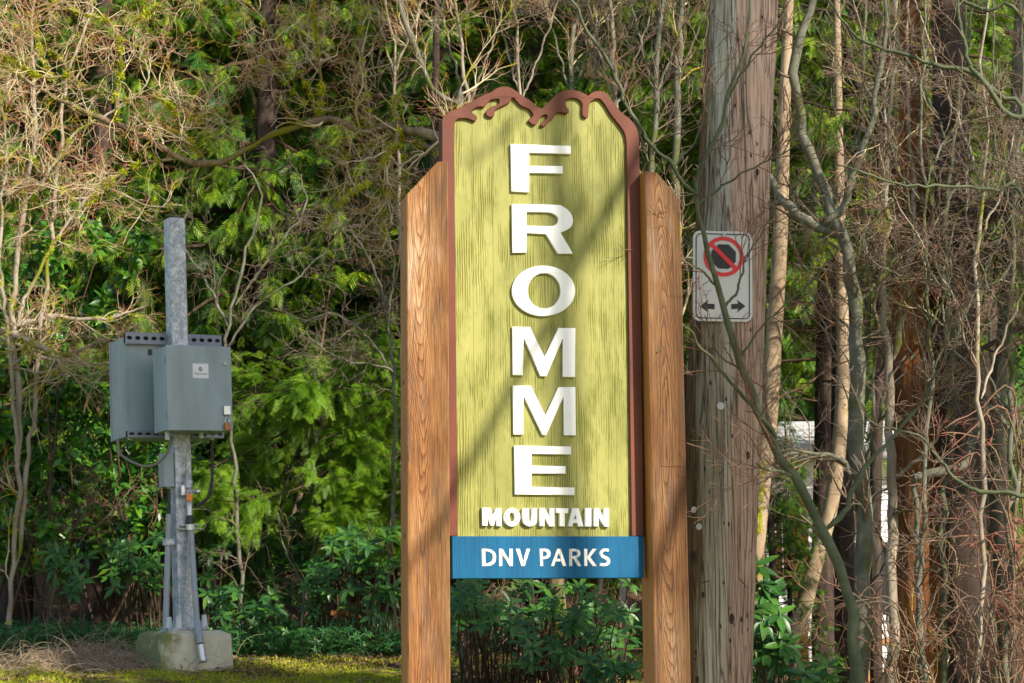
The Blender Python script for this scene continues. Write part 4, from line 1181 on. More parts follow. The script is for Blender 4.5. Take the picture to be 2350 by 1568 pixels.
# ------------------------------------------------------------------ hemlock boughs low in the middle
def hemlock_bough():
    Y = 15.4
    g = np.random.default_rng(5)
    base_p = P(1010, 1500, Y + 0.6)
    base = (base_p.x, base_p.y, float(gz(base_p.x, base_p.y)))
    t = thing('hemlock_tree', 'young hemlock sending bright drooping boughs out left of the sign', 'tree', base)
    link('trunk', trunk_mesh('trunk', rel([(base[0], base[1], base[2] - 0.2, 0.09), (base[0] - 0.05, base[1], 3.5, 0.06), (base[0], base[1], 7.2, 0.02)], base), 20, 12, 0.04, 8, 2), M['bark_dark'], t)
    main = []
    for (pts, dy) in [([(1010, 830), (930, 850), (860, 880), (780, 920), (700, 960), (640, 1000), (560, 1040), (480, 1075), (460, 1120)], -0.5),
                      ([(1010, 900), (930, 930), (860, 960), (800, 1020), (740, 1090), (660, 1130), (560, 1150), (490, 1150)], -0.7),
                      ([(1010, 860), (900, 870), (800, 880), (700, 895), (600, 900), (540, 920)], -0.1),
                      ([(1010, 960), (940, 1020), (880, 1080), (820, 1150), (780, 1190)], -0.6),
                      ([(1010, 1010), (930, 1100), (880, 1180), (840, 1230)], -0.3),
                      ([(1000, 800), (900, 800), (800, 830), (740, 870), (700, 900)], -0.9),
                      ([(1010, 940), (900, 990), (800, 1060), (700, 1100), (600, 1120), (520, 1090)], 0.1)]:
        m = len(pts)
        rows = [[*P(x, y, Y + 0.6 + dy * i / (m - 1)), 0.016 * (1 - 0.8 * i / m)] for i, (x, y) in enumerate(pts)]
        main.append(resample(rel(rows, base), 14))
    main = np.array(main)
    Pm, Rm = main[:, :, :3], main[:, :, 3]
    acc = Acc(); acc.tubes(Pm, Rm, 6)
    s1, r1 = grow(g, Pm, Rm, 26, 0.55, 0.75, K=7, rr=0.5, wig=0.10, up=-0.06, t0=0.05)
    acc.tubes(s1, r1, 4)
    s2, r2 = grow(g, s1, r1, 4, 0.22, 0.7, K=4, rr=0.5, wig=0.1, up=-0.06)
    acc.tubes(s2, r2, 3)
    link('boughs', acc.mesh('boughs'), M['dead'], t)
    ls = ([], [])
    for pp, n in ((s1, 15), (s2, 7)):
        B, k2, _ = pp.shape
        idx = np.repeat(np.arange(B), n)
        tt = g.uniform(0.05, 1, len(idx)) * (k2 - 1.001); i = tt.astype(int); fr = (tt - i)[:, None]
        pos = pp[idx, i] * (1 - fr) + pp[idx, i + 1] * fr
        tan = unit(pp[idx, i + 1] - pp[idx, i])
        sd = unit(np.cross(tan, np.array([0, 0, 1.0]))) * np.where(g.uniform(size=len(idx)) < 0.5, -1, 1)[:, None]
        dr = unit(tan + sd * g.uniform(0.2, 1.2, len(idx))[:, None] + np.array([0, 0, -1]) * g.uniform(0, 0.7, len(idx))[:, None])
        nr = unit(np.array([0.1, -0.45, 1.0]) + 0.35 * g.normal(size=dr.shape))
        scatter('hemlock', pos, dr, nr, g.uniform(0.07, 0.15, len(idx)), g, ls)
    o = link('crown', leaves_mesh('crown', ls), M['hemlock'], t); o['kind'] = 'stuff'


hemlock_bough()


# ------------------------------------------------------------------ broadleaf shrubs: each big leaf an object
def leaf_mesh(name, wide=0.17, curl=0.12, mat=None):
    """one long leaf, folded along the midrib: 12 quads"""
    V, F = [], []
    n = 6
    for i in range(n + 1):
        s = i / n
        w = wide * math.sin(math.pi * (s ** 0.8)) ** 0.8 if 0 < i < n else 0.004
        z = -curl * s * s
        V += [(-w, s, z + 0.3 * w), (0, s, z), (w, s, z + 0.3 * w)]
    for i in range(n):
        a = i * 3
        F += [(a, a + 1, a + 4, a + 3), (a + 1, a + 2, a + 5, a + 4)]
    me = mesh_np(name, V, F, True)
    if mat: me.materials.append(mat)
    return me


RL = [leaf_mesh('leaf', 0.17, 0.12, M['rhodo']), leaf_mesh('leaf', 0.19, 0.25, M['rhodo']), leaf_mesh('leaf', 0.16, 0.02, M['rhodo'])]
LL = [leaf_mesh('leaf', 0.20, 0.15, M['laurel']), leaf_mesh('leaf', 0.22, 0.28, M['laurel'])]


def place_leaf(me, parent, pos, d, nr, s):
    d = Vector(d).normalized(); nr = Vector(nr)
    x = d.cross(nr).normalized(); z = x.cross(d)
    o = bpy.data.objects.new('leaf', me); COL.objects.link(o); o.parent = parent
    o.matrix_local = Matrix(((x.x * s, d.x * s, z.x * s, pos[0]), (x.y * s, d.y * s, z.y * s, pos[1]), (x.z * s, d.z * s, z.z * s, pos[2]), (0, 0, 0, 1)))


def rhodo(label, spots, Y, seed, size=0.10, n=7, dy=0.4, base_px=None):
    """spots: rosette centres in picture px; each becomes a real rosette on its own stem"""
    g = random.Random(seed)
    xs = [s[0] for s in spots]
    bp = P(base_px or sum(xs) / len(xs), 1500, Y)
    base = (bp.x, Y, float(gz(bp.x, Y)))
    t = thing('rhododendron', label, 'shrub', base, 'rhododendrons')
    acc = Acc(); PP, RR = [], []
    for (x, y) in spots:
        yy = Y + g.uniform(-dy, dy)
        p = P(x, y, yy) - Vector(base)
        b = Vector((p.x * 0.75 + g.uniform(-0.12, 0.12), g.uniform(-0.1, 0.3), -0.05))
        mid = b.lerp(p, 0.5) + Vector((g.uniform(-0.05, 0.05), g.uniform(-0.05, 0.05), 0.05))
        PP.append(resample([[*b, 0.006], [*mid, 0.0045], [*p, 0.003]], 7)[:, :3]); RR.append(np.linspace(0.007, 0.003, 7))
        ax = Vector((g.uniform(-0.3, 0.6), g.uniform(-1.5, -0.35), 1)).normalized()
        e1 = ax.orthogonal().normalized(); e2 = ax.cross(e1)
        a0 = g.uniform(0, 6)
        for k in range(n):
            a = a0 + k * 2 * math.pi / n + g.uniform(-0.25, 0.25)
            el = g.uniform(-0.35, 0.45)
            d = (e1 * math.cos(a) + e2 * math.sin(a)) * math.cos(el) + ax * math.sin(el)
            place_leaf(g.choice(RL), t, p + d * 0.008, d, ax, size * g.uniform(0.75, 1.15))
    acc.tubes(np.array(PP), np.array(RR), 5)
    link('stems', acc.mesh('stems'), M['dead'], t)
    return t


def spots(g, x0, x1, y0, y1, n): return [(g.uniform(x0, x1), g.uniform(y0, y1)) for _ in range(n)]


sg = random.Random(12)
rhodo('rhododendron with glossy sunlit rosettes right of the utility pole', [(1787, 1412), (1778, 1462), (1752, 1425), (1735, 1385), (1745, 1340), (1760, 1500), (1725, 1440), (1800, 1480), (1740, 1475), (1735, 1300), (1765, 1365), (1790, 1520)], 10.9, 1, 0.12, 10, 0.15)
rhodo('young broadleaf plant with bright leaves at the foot of the leaning alder', spots(sg, 1835, 1925, 1525, 1575, 8), 10.8, 15, 0.12, 5, 0.15)
rhodo('rhododendron low in the shade right of the pole below the sunlit rosettes', spots(sg, 1725, 1830, 1480, 1580, 14), 11.3, 2, 0.085, 7, 0.3)
rhodo('rhododendron thicket under the left half of the blue board', spots(sg, 1045, 1160, 1335, 1440, 26), 12.2, 3, 0.088, 7, 0.5)
rhodo('rhododendron thicket under the middle of the blue board', spots(sg, 1130, 1310, 1330, 1440, 30), 12.6, 4, 0.088, 7, 0.5)
rhodo('rhododendron hiding the ground beside the right sign post', spots(sg, 1290, 1455, 1340, 1520, 34), 12.0, 5, 0.088, 7, 0.5)
rhodo('small rhododendron in front of the dry stems under the sign', spots(sg, 1170, 1300, 1450, 1545, 18), 11.9, 6, 0.08, 7, 0.4)
rhodo('low rhododendron at the foot of the right sign post', spots(sg, 1350, 1455, 1500, 1575, 16), 11.6, 7, 0.08, 7, 0.3)
rhodo('bright green rhododendron just left of the left sign post', spots(sg, 790, 905, 1210, 1420, 30), 14.6, 8, 0.11, 7, 0.3)
rhodo('sunny rhododendron against the shaded hollow between post and sign', spots(sg, 700, 800, 1220, 1450, 20), 14.9, 9, 0.10, 7, 0.3)
rhodo('rhododendron directly right of the concrete footing', spots(sg, 468, 640, 1350, 1470, 26), 14.9, 10, 0.10, 7, 0.3)
rhodo('leafy rhododendron directly left of the grey conduit', spots(sg, 255, 370, 1230, 1360, 20), 15.2, 11, 0.10, 6, 0.3)
rhodo('single stemmed young rhododendron above the dead grass', spots(sg, 105, 200, 1265, 1360, 9), 14.9, 12, 0.11, 7, 0.2)
rhodo('little rhododendron seedlings along the moss edge', spots(sg, 640, 900, 1440, 1490, 16), 14.8, 13, 0.07, 6, 0.3)
rhodo('dark rhododendron hidden in the hollow behind the footing', spots(sg, 420, 720, 1250, 1420, 20), 16.0, 14, 0.11, 7, 0.3)


def laurel(label, box, Y, n, seed, extra=900, size=0.115, group='laurels', mat='laurel'):
    g = np.random.default_rng(seed); r = random.Random(seed)
    x0, x1, y0, y1 = box
    bp = P((x0 + x1) / 2, 1500, Y)
    base = (bp.x, Y, float(gz(bp.x, Y)))
    t = thing('laurel_bush', label, 'shrub', base, group)
    acc = Acc(); PP, RR = [], []
    nst = 10
    for k in range(nst):
        tp = P(r.uniform(x0, x1), r.uniform(y0, y0 + (y1 - y0) * 0.6), Y + r.uniform(-0.5, 0.4)) - Vector(base)
        b = Vector((tp.x * 0.5 + r.uniform(-0.4, 0.4), r.uniform(-0.2, 0.4), -0.1))
        mid = b.lerp(tp, 0.5) + Vector((r.uniform(-0.45, 0.45), r.uniform(-0.1, 0.2), 0.1))
        q = resample([[*b, 0.014], [*mid, 0.009], [*tp, 0.004]], 10); PP.append(q[:, :3]); RR.append(q[:, 3])
    Pm, Rm = np.array(PP), np.array(RR)
    acc.tubes(Pm, Rm, 5)
    s, rs = grow(g, Pm, Rm, 9, 0.5, 0.8, K=6, rr=0.5, wig=0.12, up=0.02, t0=0.25)
    acc.tubes(s, rs, 4)
    link('stems', acc.mesh('stems'), M['dead'], t)
    m = n + extra
    idx = g.integers(0, len(s), m); tt = g.uniform(0.1, 1, m) * 4.999; i = tt.astype(int); fr = (tt - i)[:, None]
    pos = s[idx, i] * (1 - fr) + s[idx, i + 1] * fr
    tan = unit(s[idx, i + 1] - s[idx, i])
    d = unit(tan * 0.5 + g.normal(size=(m, 3)) * np.array([0.7, 0.5, 0.5]) + np.array([0, -0.25, -0.25]))
    nr = unit(np.array([0, -0.7, 0.7]) + 0.45 * g.normal(size=(m, 3)))
    order = np.argsort(pos[:, 1])               # the nearest leaves are the ones that show largest
    for k in order[:n]:
        place_leaf(r.choice(LL), t, pos[k], d[k], nr[k], size * r.uniform(0.75, 1.2))
    if extra:
        rest = order[n:]
        ls = ([], [])
        scatter('leaf', pos[rest], d[rest], nr[rest], g.uniform(0.8, 1.15, len(rest)) * size, g, ls)
        o = link('foliage', leaves_mesh('foliage', ls), M[mat], t); o['kind'] = 'stuff'
    return t


laurel('glossy laurel at the outer left edge above the dead grass', (-120, 120, 420, 1250), 15.6, 290, 21, 2200)
laurel('laurel with yellowing lower leaves left of the grey cabinets', (80, 320, 470, 1250), 16.0, 290, 22, 2200)
laurel('dark laurel directly behind the two grey cabinets', (260, 520, 820, 1260), 16.6, 180, 23, 800)
laurel('laurel in deep shade behind the hemlock bough', (520, 760, 1120, 1320), 16.8, 120, 24, 700, 0.10)


# ------------------------------------------------------------------ ground cover
def ground_cover():
    g = np.random.default_rng(77)
    # ivy strip
    n = 14000
    x = g.uniform(-5.2, 1.6, n); y = 14.55 + g.exponential(0.7, n) + 0.25 * np.sin(x * 1.7)
    z = gz(x, y) + g.uniform(0.0, 0.20, n)
    d = unit(np.stack([g.normal(size=n), g.normal(size=n) - 0.4, g.normal(size=n) * 0.3], 1))
    nr = unit(np.array([0, -0.4, 1.0]) + 0.5 * g.normal(size=(n, 3)))
    ls = ([], [])
    scatter('rosette', np.stack([x, y, z], 1), d, nr, g.uniform(0.03, 0.065, n), g, ls)
    tag(link('ivy_groundcover', leaves_mesh('ivy', ls), M['ivy']), 'low glossy ivy carpet along the foot of the wood', 'ground cover', kind='stuff')
    # moss and grass tufts on the verge
    n = 46000
    x = g.uniform(-4.6, 0.7, n); y = g.uniform(11.6, 14.9, n)
    k = np.sin(x * 3.1 + 1.5 * np.sin(y * 2.3)) + np.sin(y * 4.7 + x * 1.9) + g.normal(0, 0.5, n)
    keep = k > -0.35
    x, y = x[keep], y[keep]; n = len(x)
    z = gz(x, y) - 0.004
    d = unit(np.stack([g.normal(size=n) * 0.5, g.normal(size=n) * 0.5, np.ones(n)], 1))
    ls = ([], [])
    scatter('blade', np.stack([x, y, z], 1), d, unit(g.normal(size=(n, 3))), g.uniform(0.015, 0.045, n), g, ls)
    tag(link('moss', leaves_mesh('moss', ls), M['moss']), 'bright yellow green moss and short grass of the verge', 'moss', kind='stuff')
    # fallen leaves and needles
    n = 16000
    x = g.uniform(-4.6, 2.2, n); y = g.uniform(10.8, 16, n)
    near = np.exp(-((x + 1.4) / 0.9) ** 2 - ((y - 14.2) / 0.5) ** 2) + 0.8 * (x > -0.6) + 0.22 + 0.6 * (y > 14.3)
    keep = g.uniform(size=n) < near
    x, y = x[keep], y[keep]; n = len(x)
    z = gz(x, y) + 0.008 + g.uniform(0, 0.03, n)
    d = unit(np.stack([g.normal(size=n), g.normal(size=n), g.normal(size=n) * 0.25], 1))
    ls = ([], [])
    scatter('leaf', np.stack([x, y, z], 1), d, unit(np.array([0, 0, 1.0]) + 0.5 * g.normal(size=(n, 3))), g.uniform(0.02, 0.05, n), g, ls)
    tag(link('leaf_litter', leaves_mesh('leaf_litter', ls), M['litter']), 'brown dry leaves and needles strewn on the moss', 'leaf litter', kind='stuff')
    # twigs on the ground
    m = 900
    x = g.uniform(-4.4, 2.0, m); y = g.uniform(11.5, 15.2, m); a = g.uniform(0, 6.3, m); L = g.uniform(0.05, 0.25, m)
    Pn = np.zeros((m, 4, 3))
    for k in range(4):
        Pn[:, k, 0] = x + np.cos(a) * L * k / 3; Pn[:, k, 1] = y + np.sin(a) * L * k / 3
        Pn[:, k, 2] = gz(Pn[:, k, 0], Pn[:, k, 1]) + 0.012 + g.uniform(0, 0.015, m)
    acc = Acc(); acc.tubes(Pn, np.full((m, 4), 0.0022), 3)
    tag(link('fallen_twigs', acc.mesh('fallen_twigs'), M['twig']), 'thin fallen twigs scattered over the verge', 'twigs', kind='stuff')
    # dead grass heap
    b = P(150, 1470, 13.9)
    n = 2100
    cx = g.normal(0.05, 0.42, n); cy = g.normal(0, 0.28, n)
    x = b.x + cx; y = 14.0 + cy
    hgt = 0.05 * np.exp(-(cx / 0.5) ** 2)
    K = 6
    Pn = np.zeros((n, K, 3)); Pn[:, 0] = np.stack([x, y, gz(x, y) + hgt * g.uniform(0, 1.2, n)], 1)
    d = unit(np.stack([g.normal(0.5, 0.8, n), g.normal(-0.2, 0.5, n), np.abs(g.normal(0.8, 0.5, n))], 1))
    L = g.uniform(0.10, 0.34, n)
    for k in range(1, K):
        d = unit(d + np.array([0.06, -0.02, -0.36]) + 0.10 * g.normal(size=(n, 3)))
        Pn[:, k] = Pn[:, k - 1] + d * (L / (K - 1))[:, None]
    Pn[:, :, 2] = np.maximum(Pn[:, :, 2], gz(Pn[:, :, 0], Pn[:, :, 1]) + 0.01)
    acc = Acc(); acc.tubes(Pn, np.linspace(0.0030, 0.0012, K)[None] * np.ones((n, 1)), 3)
    o = link('dead_grass', acc.mesh('dead_grass'), M['straw'])
    tag(o, 'heap of flattened pale dead grass left of the concrete footing', 'dead grass', kind='stuff')


ground_cover()

# fallen log behind the left sign post
lp = px_path([(760, 1408, 14), (820, 1412, 17), (880, 1424, 15), (930, 1440, 12)], 15.6)
bs = (lp[0][0], lp[0][1], lp[0][2])
tag(link('fallen_log', trunk_mesh('fallen_log', rel(lp, bs), 16, 12, 0.05, 7, 3), M['bark_cedar']), 'short reddish fallen log behind the left sign post', 'log').location = bs

# dry twiggy stems in the gap under the sign
CAN = []
for i in range(20):
    x0 = cg.uniform(1060, 1440); x1 = x0 + cg.uniform(-110, 110)
    CAN.append([(x0, 1590, 4), ((x0 + x1) / 2 + cg.uniform(-15, 15), 1500, 3.5), (x1, 1420 - cg.uniform(0, 70), 2.5)])
bare_tree('dry_stems', 'dry brown stems behind the leaves in the gap under the blue board', 12.9, CAN, 'twig_red', 'twig', 79, n1=7, n2=5, n3=3, L1=0.25, L2=0.15, L3=0.08, dy=0.5, wig=0.22, up=0.0, cat='shrub', sides=4)


# ------------------------------------------------------------------ the park sign
SIGN_YAW = R(13)
so_ = P(1245, 1278, 9.0)
sbase_z = float(gz(so_.x, so_.y))
SF = Frame((so_.x, so_.y, sbase_z), SIGN_YAW)
sign = thing('park_sign', 'tall green park sign reading FROMME MOUNTAIN between two cedar posts', 'sign', m=SF.m)


def sp(l, off): return [SF.hit(p[0], p[1], off) + ((1,) if len(p) > 2 else ()) for p in l]


def xy(l, off): return [q[:2] for q in sp(l, off)]


PF = -0.085      # front plane of the posts
PD = 0.175       # their depth


def sign_post(tl, peak, peak2, br, name='post'):
    """front outline traced at PF: left shoulder, left end and right end of the flat top, right shoulder"""
    pts = xy([tl, peak, peak2, br], PF)
    x0 = pts[0][0]; x1 = pts[3][0]
    return x0, x1, pts


def post(outline, lab, mt='post'):
    o = xy(outline, PF)
    zb = -0.25
    xb0, xb1 = o[0][0], o[-1][0]
    loop = [(xb0, zb)] + o + [(xb1, zb)]
    ob = plate('post', [loop], PF, PD, None, sign, 0.004)
    ob['label'] = lab
    ob.data.materials.append(M[mt]); ob.data.materials.append(M['side'])
    for f in ob.data.polygons:
        if abs(f.normal.x) > 0.9: f.material_index = 1
    return ob


post([(934, 446), (1004, 371), (1028, 370)], 'cedar post on the left with a sloping top and swirling grain')
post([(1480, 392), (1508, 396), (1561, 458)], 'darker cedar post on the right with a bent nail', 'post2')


def zz(zx, zy): return ((1290 + zx / 3.5606) / 1.3072, (240 + zy / 3.5606) / 1.3072)


outer = [(125, 470), (128, 420), (165, 370), (230, 325), (300, 305), (400, 255), (500, 195), (600, 150), (660, 125), (700, 95), (760, 72), (820, 70), (880, 90), (940, 130), (1010, 180), (1080, 225), (1140, 280), (1180, 300), (1210, 290), (1280, 220), (1350, 155), (1420, 115), (1490, 103), (1560, 110), (1640, 140), (1690, 167), (1720, 140), (1780, 118), (1840, 122), (1890, 145), (1930, 200), (1990, 270), (2050, 350), (2130, 410), (2190, 480), (2225, 560), (2236, 640)]
inner = [(258, 600), (262, 520), (270, 450), (300, 418), (360, 408), (430, 425), (480, 442), (500, 420), (500, 390), (480, 368), (450, 350), (447, 330), (470, 308), (520, 288), (580, 290), (610, 260), (650, 215), (700, 208), (735, 207), (738, 240), (715, 265), (650, 292), (612, 320), (596, 350), (605, 383), (640, 398), (680, 393), (691, 360), (692, 330), (740, 295), (800, 268), (858, 235), (872, 195), (888, 190), (912, 215), (970, 275), (1050, 310), (1090, 350), (1097, 385), (1062, 415), (1048, 435), (1075, 465), (1110, 482), (1140, 470), (1160, 430), (1190, 390), (1225, 372), (1250, 378), (1247, 410), (1215, 440), (1187, 468), (1182, 490), (1212, 497), (1250, 475), (1275, 440), (1320, 405), (1332, 370), (1380, 347), (1440, 358), (1480, 347), (1486, 325), (1458, 285), (1445, 250), (1457, 215), (1500, 198), (1560, 200), (1600, 222), (1625, 260), (1622, 330), (1630, 385), (1660, 405), (1688, 395), (1695, 350), (1702, 280), (1718, 235), (1770, 202), (1815, 207), (1870, 270), (1930, 370), (2010, 470), (2060, 540), (2085, 600), (2097, 680)]
FY = 0.0
o2 = [zz(*p) for p in outer]; i2 = [zz(*p) for p in inner]
oc = bez([o2[0] + (1,)] + o2[1:-1] + [o2[-1] + (1,)], 3)
oc = [p for p in oc]
# open chains: cut the closing stretch that smoothing adds
k_last = min(range(len(oc)), key=lambda i: abs(oc[i][0] - o2[-1][0]) + abs(oc[i][1] - o2[-1][1]))
oc = oc[:k_last + 1]
ic = bez([i2[0] + (1,)] + i2[1:-1] + [i2[-1] + (1,)], 3)
k_last = min(range(len(ic)), key=lambda i: abs(ic[i][0] - i2[-1][0]) + abs(ic[i][1] - i2[-1][1]))
ic = ic[:k_last + 1]
ring = [(1021, 1231)] + oc + [(1478, 1231), (1449.5, 1231)] + ic[::-1] + [(1051, 1231)]
plate('frame', [xy(ring, FY)], FY, 0.075, M['frame'], sign, 0.003)
back = [(1030, 1232)] + [(x + (6 if x < 1245 else -6), y + 7) for x, y in oc] + [(1470, 1232)]
plate('panel', [xy(back, FY + 0.018)], FY + 0.018, 0.045, M['green'], sign)
bb = xy([(1037, 1231.5), (1477, 1230.5), (1478, 1327), (1038, 1328.5)], FY - 0.012)
bb = [(bb[0][0], (bb[0][1] + bb[1][1]) / 2), (bb[1][0], (bb[0][1] + bb[1][1]) / 2), (bb[2][0], (bb[2][1] + bb[3][1]) / 2), (bb[3][0], (bb[2][1] + bb[3][1]) / 2)]
plate('name_board', [bb], FY - 0.012, 0.06, M['blue'], sign, 0.003)


def letter(loops, off, th, mat, nm='letter', cham=0.002):
    return plate(nm, [xy(l, off) for l in loops], off, th, mat, sign, cham)


def L3(l): return [(783.35 + p[0] / 3.0, p[1] / 3.0) + tuple(p[2:]) for p in l]
def L4(l): return [(783.35 + p[0] / 3.0, 522.5 + p[1] / 3.0) + tuple(p[2:]) for p in l]
def L5(l): return [(783.35 + p[0] / 3.0, 1045 + p[1] / 3.0) + tuple(p[2:]) for p in l]
def LR(l): return [((1500 + p[0] / 3.92) / 1.3072, (580 + p[1] / 3.92) / 1.3072) + tuple(p[2:]) for p in l]


LO, LT = FY + 0.018 - 0.016, 0.018
letter([L3([(1165, 992), (1580, 1005), (1580, 1062), (1293, 1051), (1293, 1143), (1525, 1143), (1525, 1197), (1293, 1190), (1293, 1325), (1172, 1318)])], LO, LT, M['white'])
letter([bez(LR([(138, 127, 1), (650, 135), (740, 155), (810, 205), (850, 270), (860, 325), (845, 385), (800, 425), (715, 465, 1), (860, 712, 1), (680, 712, 1), (540, 482, 1), (315, 468, 1), (315, 697, 1), (147, 700, 1)])),
        bez(LR([(313, 218, 1), (560, 226), (620, 240), (665, 268), (684, 305), (675, 345), (640, 375), (580, 385), (313, 382, 1)]))], LO, LT, M['white'])
oo = [(512 + 372 * math.cos(a), 1148 + 298 * math.sin(a)) for a in [i * math.tau / 48 for i in range(48)]]
oi_ = [(518 + 193 * math.cos(a), 1148 + 208 * math.sin(a)) for a in [i * math.tau / 48 for i in range(48)]]
letter([LR(oo), LR(oi_)], LO, LT, M['white'])
letter([L4([(1178, 683), (1300, 685), (1400, 890), (1495, 690), (1612, 692), (1610, 1030), (1525, 1028), (1525, 765), (1412, 1025), (1370, 1022), (1255, 750), (1250, 1018), (1180, 1015)])], LO, LT, M['white'])
letter([L4([(1180, 1087), (1305, 1088), (1405, 1295), (1495, 1098), (1612, 1098), (1615, 1432), (1533, 1430), (1530, 1165), (1410, 1430), (1385, 1428), (1255, 1155), (1252, 1425), (1185, 1425)])], LO, LT, M['white'])
letter([L5([(1190, -66), (1582, -60), (1582, -4), (1310, -10), (1310, 72), (1545, 75), (1545, 128), (1310, 125), (1310, 218), (1605, 222), (1605, 275), (1195, 270)])], LO, LT, M['white'])


def S8(l): return [(1017.4 + p[0] / 4.8, 1132.2 + p[1] / 4.8) + tuple(p[2:]) for p in l]
def ell(cx, cy, rx, ry, n=28): return [(cx + rx * math.cos(i * math.tau / n), cy + ry * math.sin(i * math.tau / n)) for i in range(n)]


MT = [
    [[(427, 160), (520, 160), (547, 262), (580, 165), (640, 165), (642, 366), (588, 363), (586, 262), (556, 360), (524, 360), (487, 262), (487, 360), (431, 358)]],
    [ell(758, 265, 90, 104), ell(757, 263, 30, 52)],
    [bez([(873, 165, 1), (945, 165, 1), (946, 285), (953, 308), (966, 308), (974, 285), (975, 165, 1), (1032, 165, 1), (1032, 300), (1012, 345), (955, 368), (897, 345), (876, 300)], 3)],
    [[(1062, 163), (1120, 163), (1172, 262), (1172, 165), (1225, 165), (1225, 368), (1170, 368), (1115, 262), (1115, 365), (1062, 363)]],
    [[(1240, 165), (1380, 165), (1375, 222), (1340, 222), (1340, 368), (1280, 366), (1280, 220), (1243, 218)]],
    [[(1420, 165), (1492, 165), (1545, 368), (1482, 368), (1475, 330), (1432, 330), (1422, 368), (1375, 366)], [(1455, 235), (1468, 285), (1441, 285)]],
    [[(1562, 163), (1632, 163), (1632, 368), (1562, 368)]],
    [[(1660, 165), (1710, 165), (1770, 265), (1770, 165), (1825, 165), (1825, 370), (1775, 368), (1712, 262), (1712, 368), (1660, 366)]],
]
for l in MT: letter([S8(x) for x in l], LO - 0.004, 0.022, M['white'])
DN = [
    [bez([(423, 612, 1), (480, 612), (540, 628), (575, 665), (582, 712), (570, 760), (535, 792), (475, 803), (428, 803, 1)], 3), bez([(462, 640, 1), (505, 645), (535, 668), (543, 710), (530, 750), (500, 768), (466, 772, 1)], 3)],
    [[(612, 612), (652, 612), (728, 735), (728, 612), (765, 612), (765, 803), (730, 803), (650, 675), (650, 803), (614, 803)]],
    [[(798, 612), (842, 612), (880, 752), (915, 612), (957, 612), (897, 803), (860, 803)]],
    [bez([(1060, 612, 1), (1130, 612), (1170, 630), (1182, 665), (1170, 705), (1130, 724), (1098, 726, 1), (1100, 803, 1), (1068, 803, 1)], 3), bez([(1096, 640, 1), (1125, 642), (1143, 665), (1128, 695), (1097, 698, 1)], 3)],
    [[(1255, 612), (1292, 612), (1357, 803), (1318, 803), (1298, 752), (1237, 752), (1220, 803), (1184, 803)], [(1272, 655), (1291, 722), (1248, 722)]],
    [bez([(1385, 612, 1), (1450, 612), (1495, 625), (1512, 660), (1500, 695), (1470, 712, 1), (1520, 803, 1), (1480, 803, 1), (1435, 720, 1), (1420, 720, 1), (1420, 803, 1), (1387, 803, 1)], 3), bez([(1420, 640, 1), (1455, 642), (1476, 662), (1458, 688), (1420, 692, 1)], 3)],
    [[(1550, 612), (1586, 612), (1586, 695), (1645, 612), (1690, 612), (1618, 705), (1692, 803), (1646, 803), (1586, 720), (1586, 803), (1552, 803)]],
    [bez([(1825, 614, 1), (1822, 645, 1), (1785, 640), (1758, 650), (1757, 672), (1785, 690), (1820, 708), (1838, 740), (1830, 780), (1795, 802), (1740, 803), (1722, 798, 1), (1725, 768, 1), (1765, 773), (1797, 765), (1800, 743), (1775, 725), (1740, 705), (1720, 670), (1728, 635), (1760, 613), (1795, 610)], 3)],
]
for l in DN: letter([S8(x) for x in l], FY - 0.012 - 0.0025, 0.004, M['carved'], 'letter', 0.001)

# nails and bolt holes
nx, nz = SF.hit(1512, 805, PF)
acc = Acc(); acc.tubes(np.array([[[nx - 0.012, PF + 0.005, nz - 0.01], [nx, PF - 0.02, nz + 0.003], [nx + 0.012, PF - 0.035, nz + 0.012]]]), np.array([[0.003, 0.003, 0.003]]), 8)
link('nail', acc.mesh('nail'), M['steel'], sign)
for (px, py) in [(924, 525), (926, 878), (928, 1230)]:
    d = ray(px, py); cxl = (SF.m.inverted() @ Vector((0, 0, CAMZ)))
    dl = SF.m.inverted().to_3x3() @ d
    xl = SF.hit(934, 446, PF)[0]
    tt = (xl - cxl.x) / dl.x; q = cxl + dl * tt
    bm = bmesh.new(); bmesh.ops.create_uvsphere(bm, u_segments=10, v_segments=6, radius=0.009)
    me = bm_mesh('bolt_head', bm, True)
    o = link('bolt_head', me, M['dark'], sign); o.location = q; o.scale = (0.4, 1, 1.3)

# ------------------------------------------------------------------ utility pole with the no stopping plate
YP = 10.0
pl_pts = [P(1618, 1900, YP), P(1634, 1568, YP), P(1662, 900, YP), P(1690, 300, YP), P(1706, 0, YP), P(1750, -900, YP)]
pr = [0.205, 0.197, 0.190, 0.183, 0.180, 0.165]
pb = (pl_pts[0].x, YP, float(gz(pl_pts[0].x, YP)))
pole = thing('utility_pole', 'weathered wooden utility pole standing right behind the park sign', 'pole', pb)
rows = [[p.x - pb[0], p.y - pb[1], p.z - pb[2], r] for p, r in zip(pl_pts, pr)]
rows[0][2] = min(rows[0][2], -0.2)
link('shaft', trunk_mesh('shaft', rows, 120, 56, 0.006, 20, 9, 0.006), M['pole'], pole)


def pole_surf(px, py, off=0.004):
    """point on the camera side of the pole along a sight line"""
    d = ray(px, py)
    c = Vector((0, 0, CAMZ))
    best = None
    for k in range(120):
        Y = YP - 0.23 + k * 0.002
        q = c + d * (Y / d.y)
        zs = [p.z for p in pl_pts]
        ax = float(np.interp(q.z, zs, [p.x for p in pl_pts])); rr = float(np.interp(q.z, zs, pr))
        if (q.x - ax) ** 2 + (q.y - YP) ** 2 <= (rr + off) ** 2:
            nn = Vector((q.x - ax, q.y - YP, 0)).normalized()
            return q, nn
    return c + d * (YP / d.y), Vector((0, -1, 0))


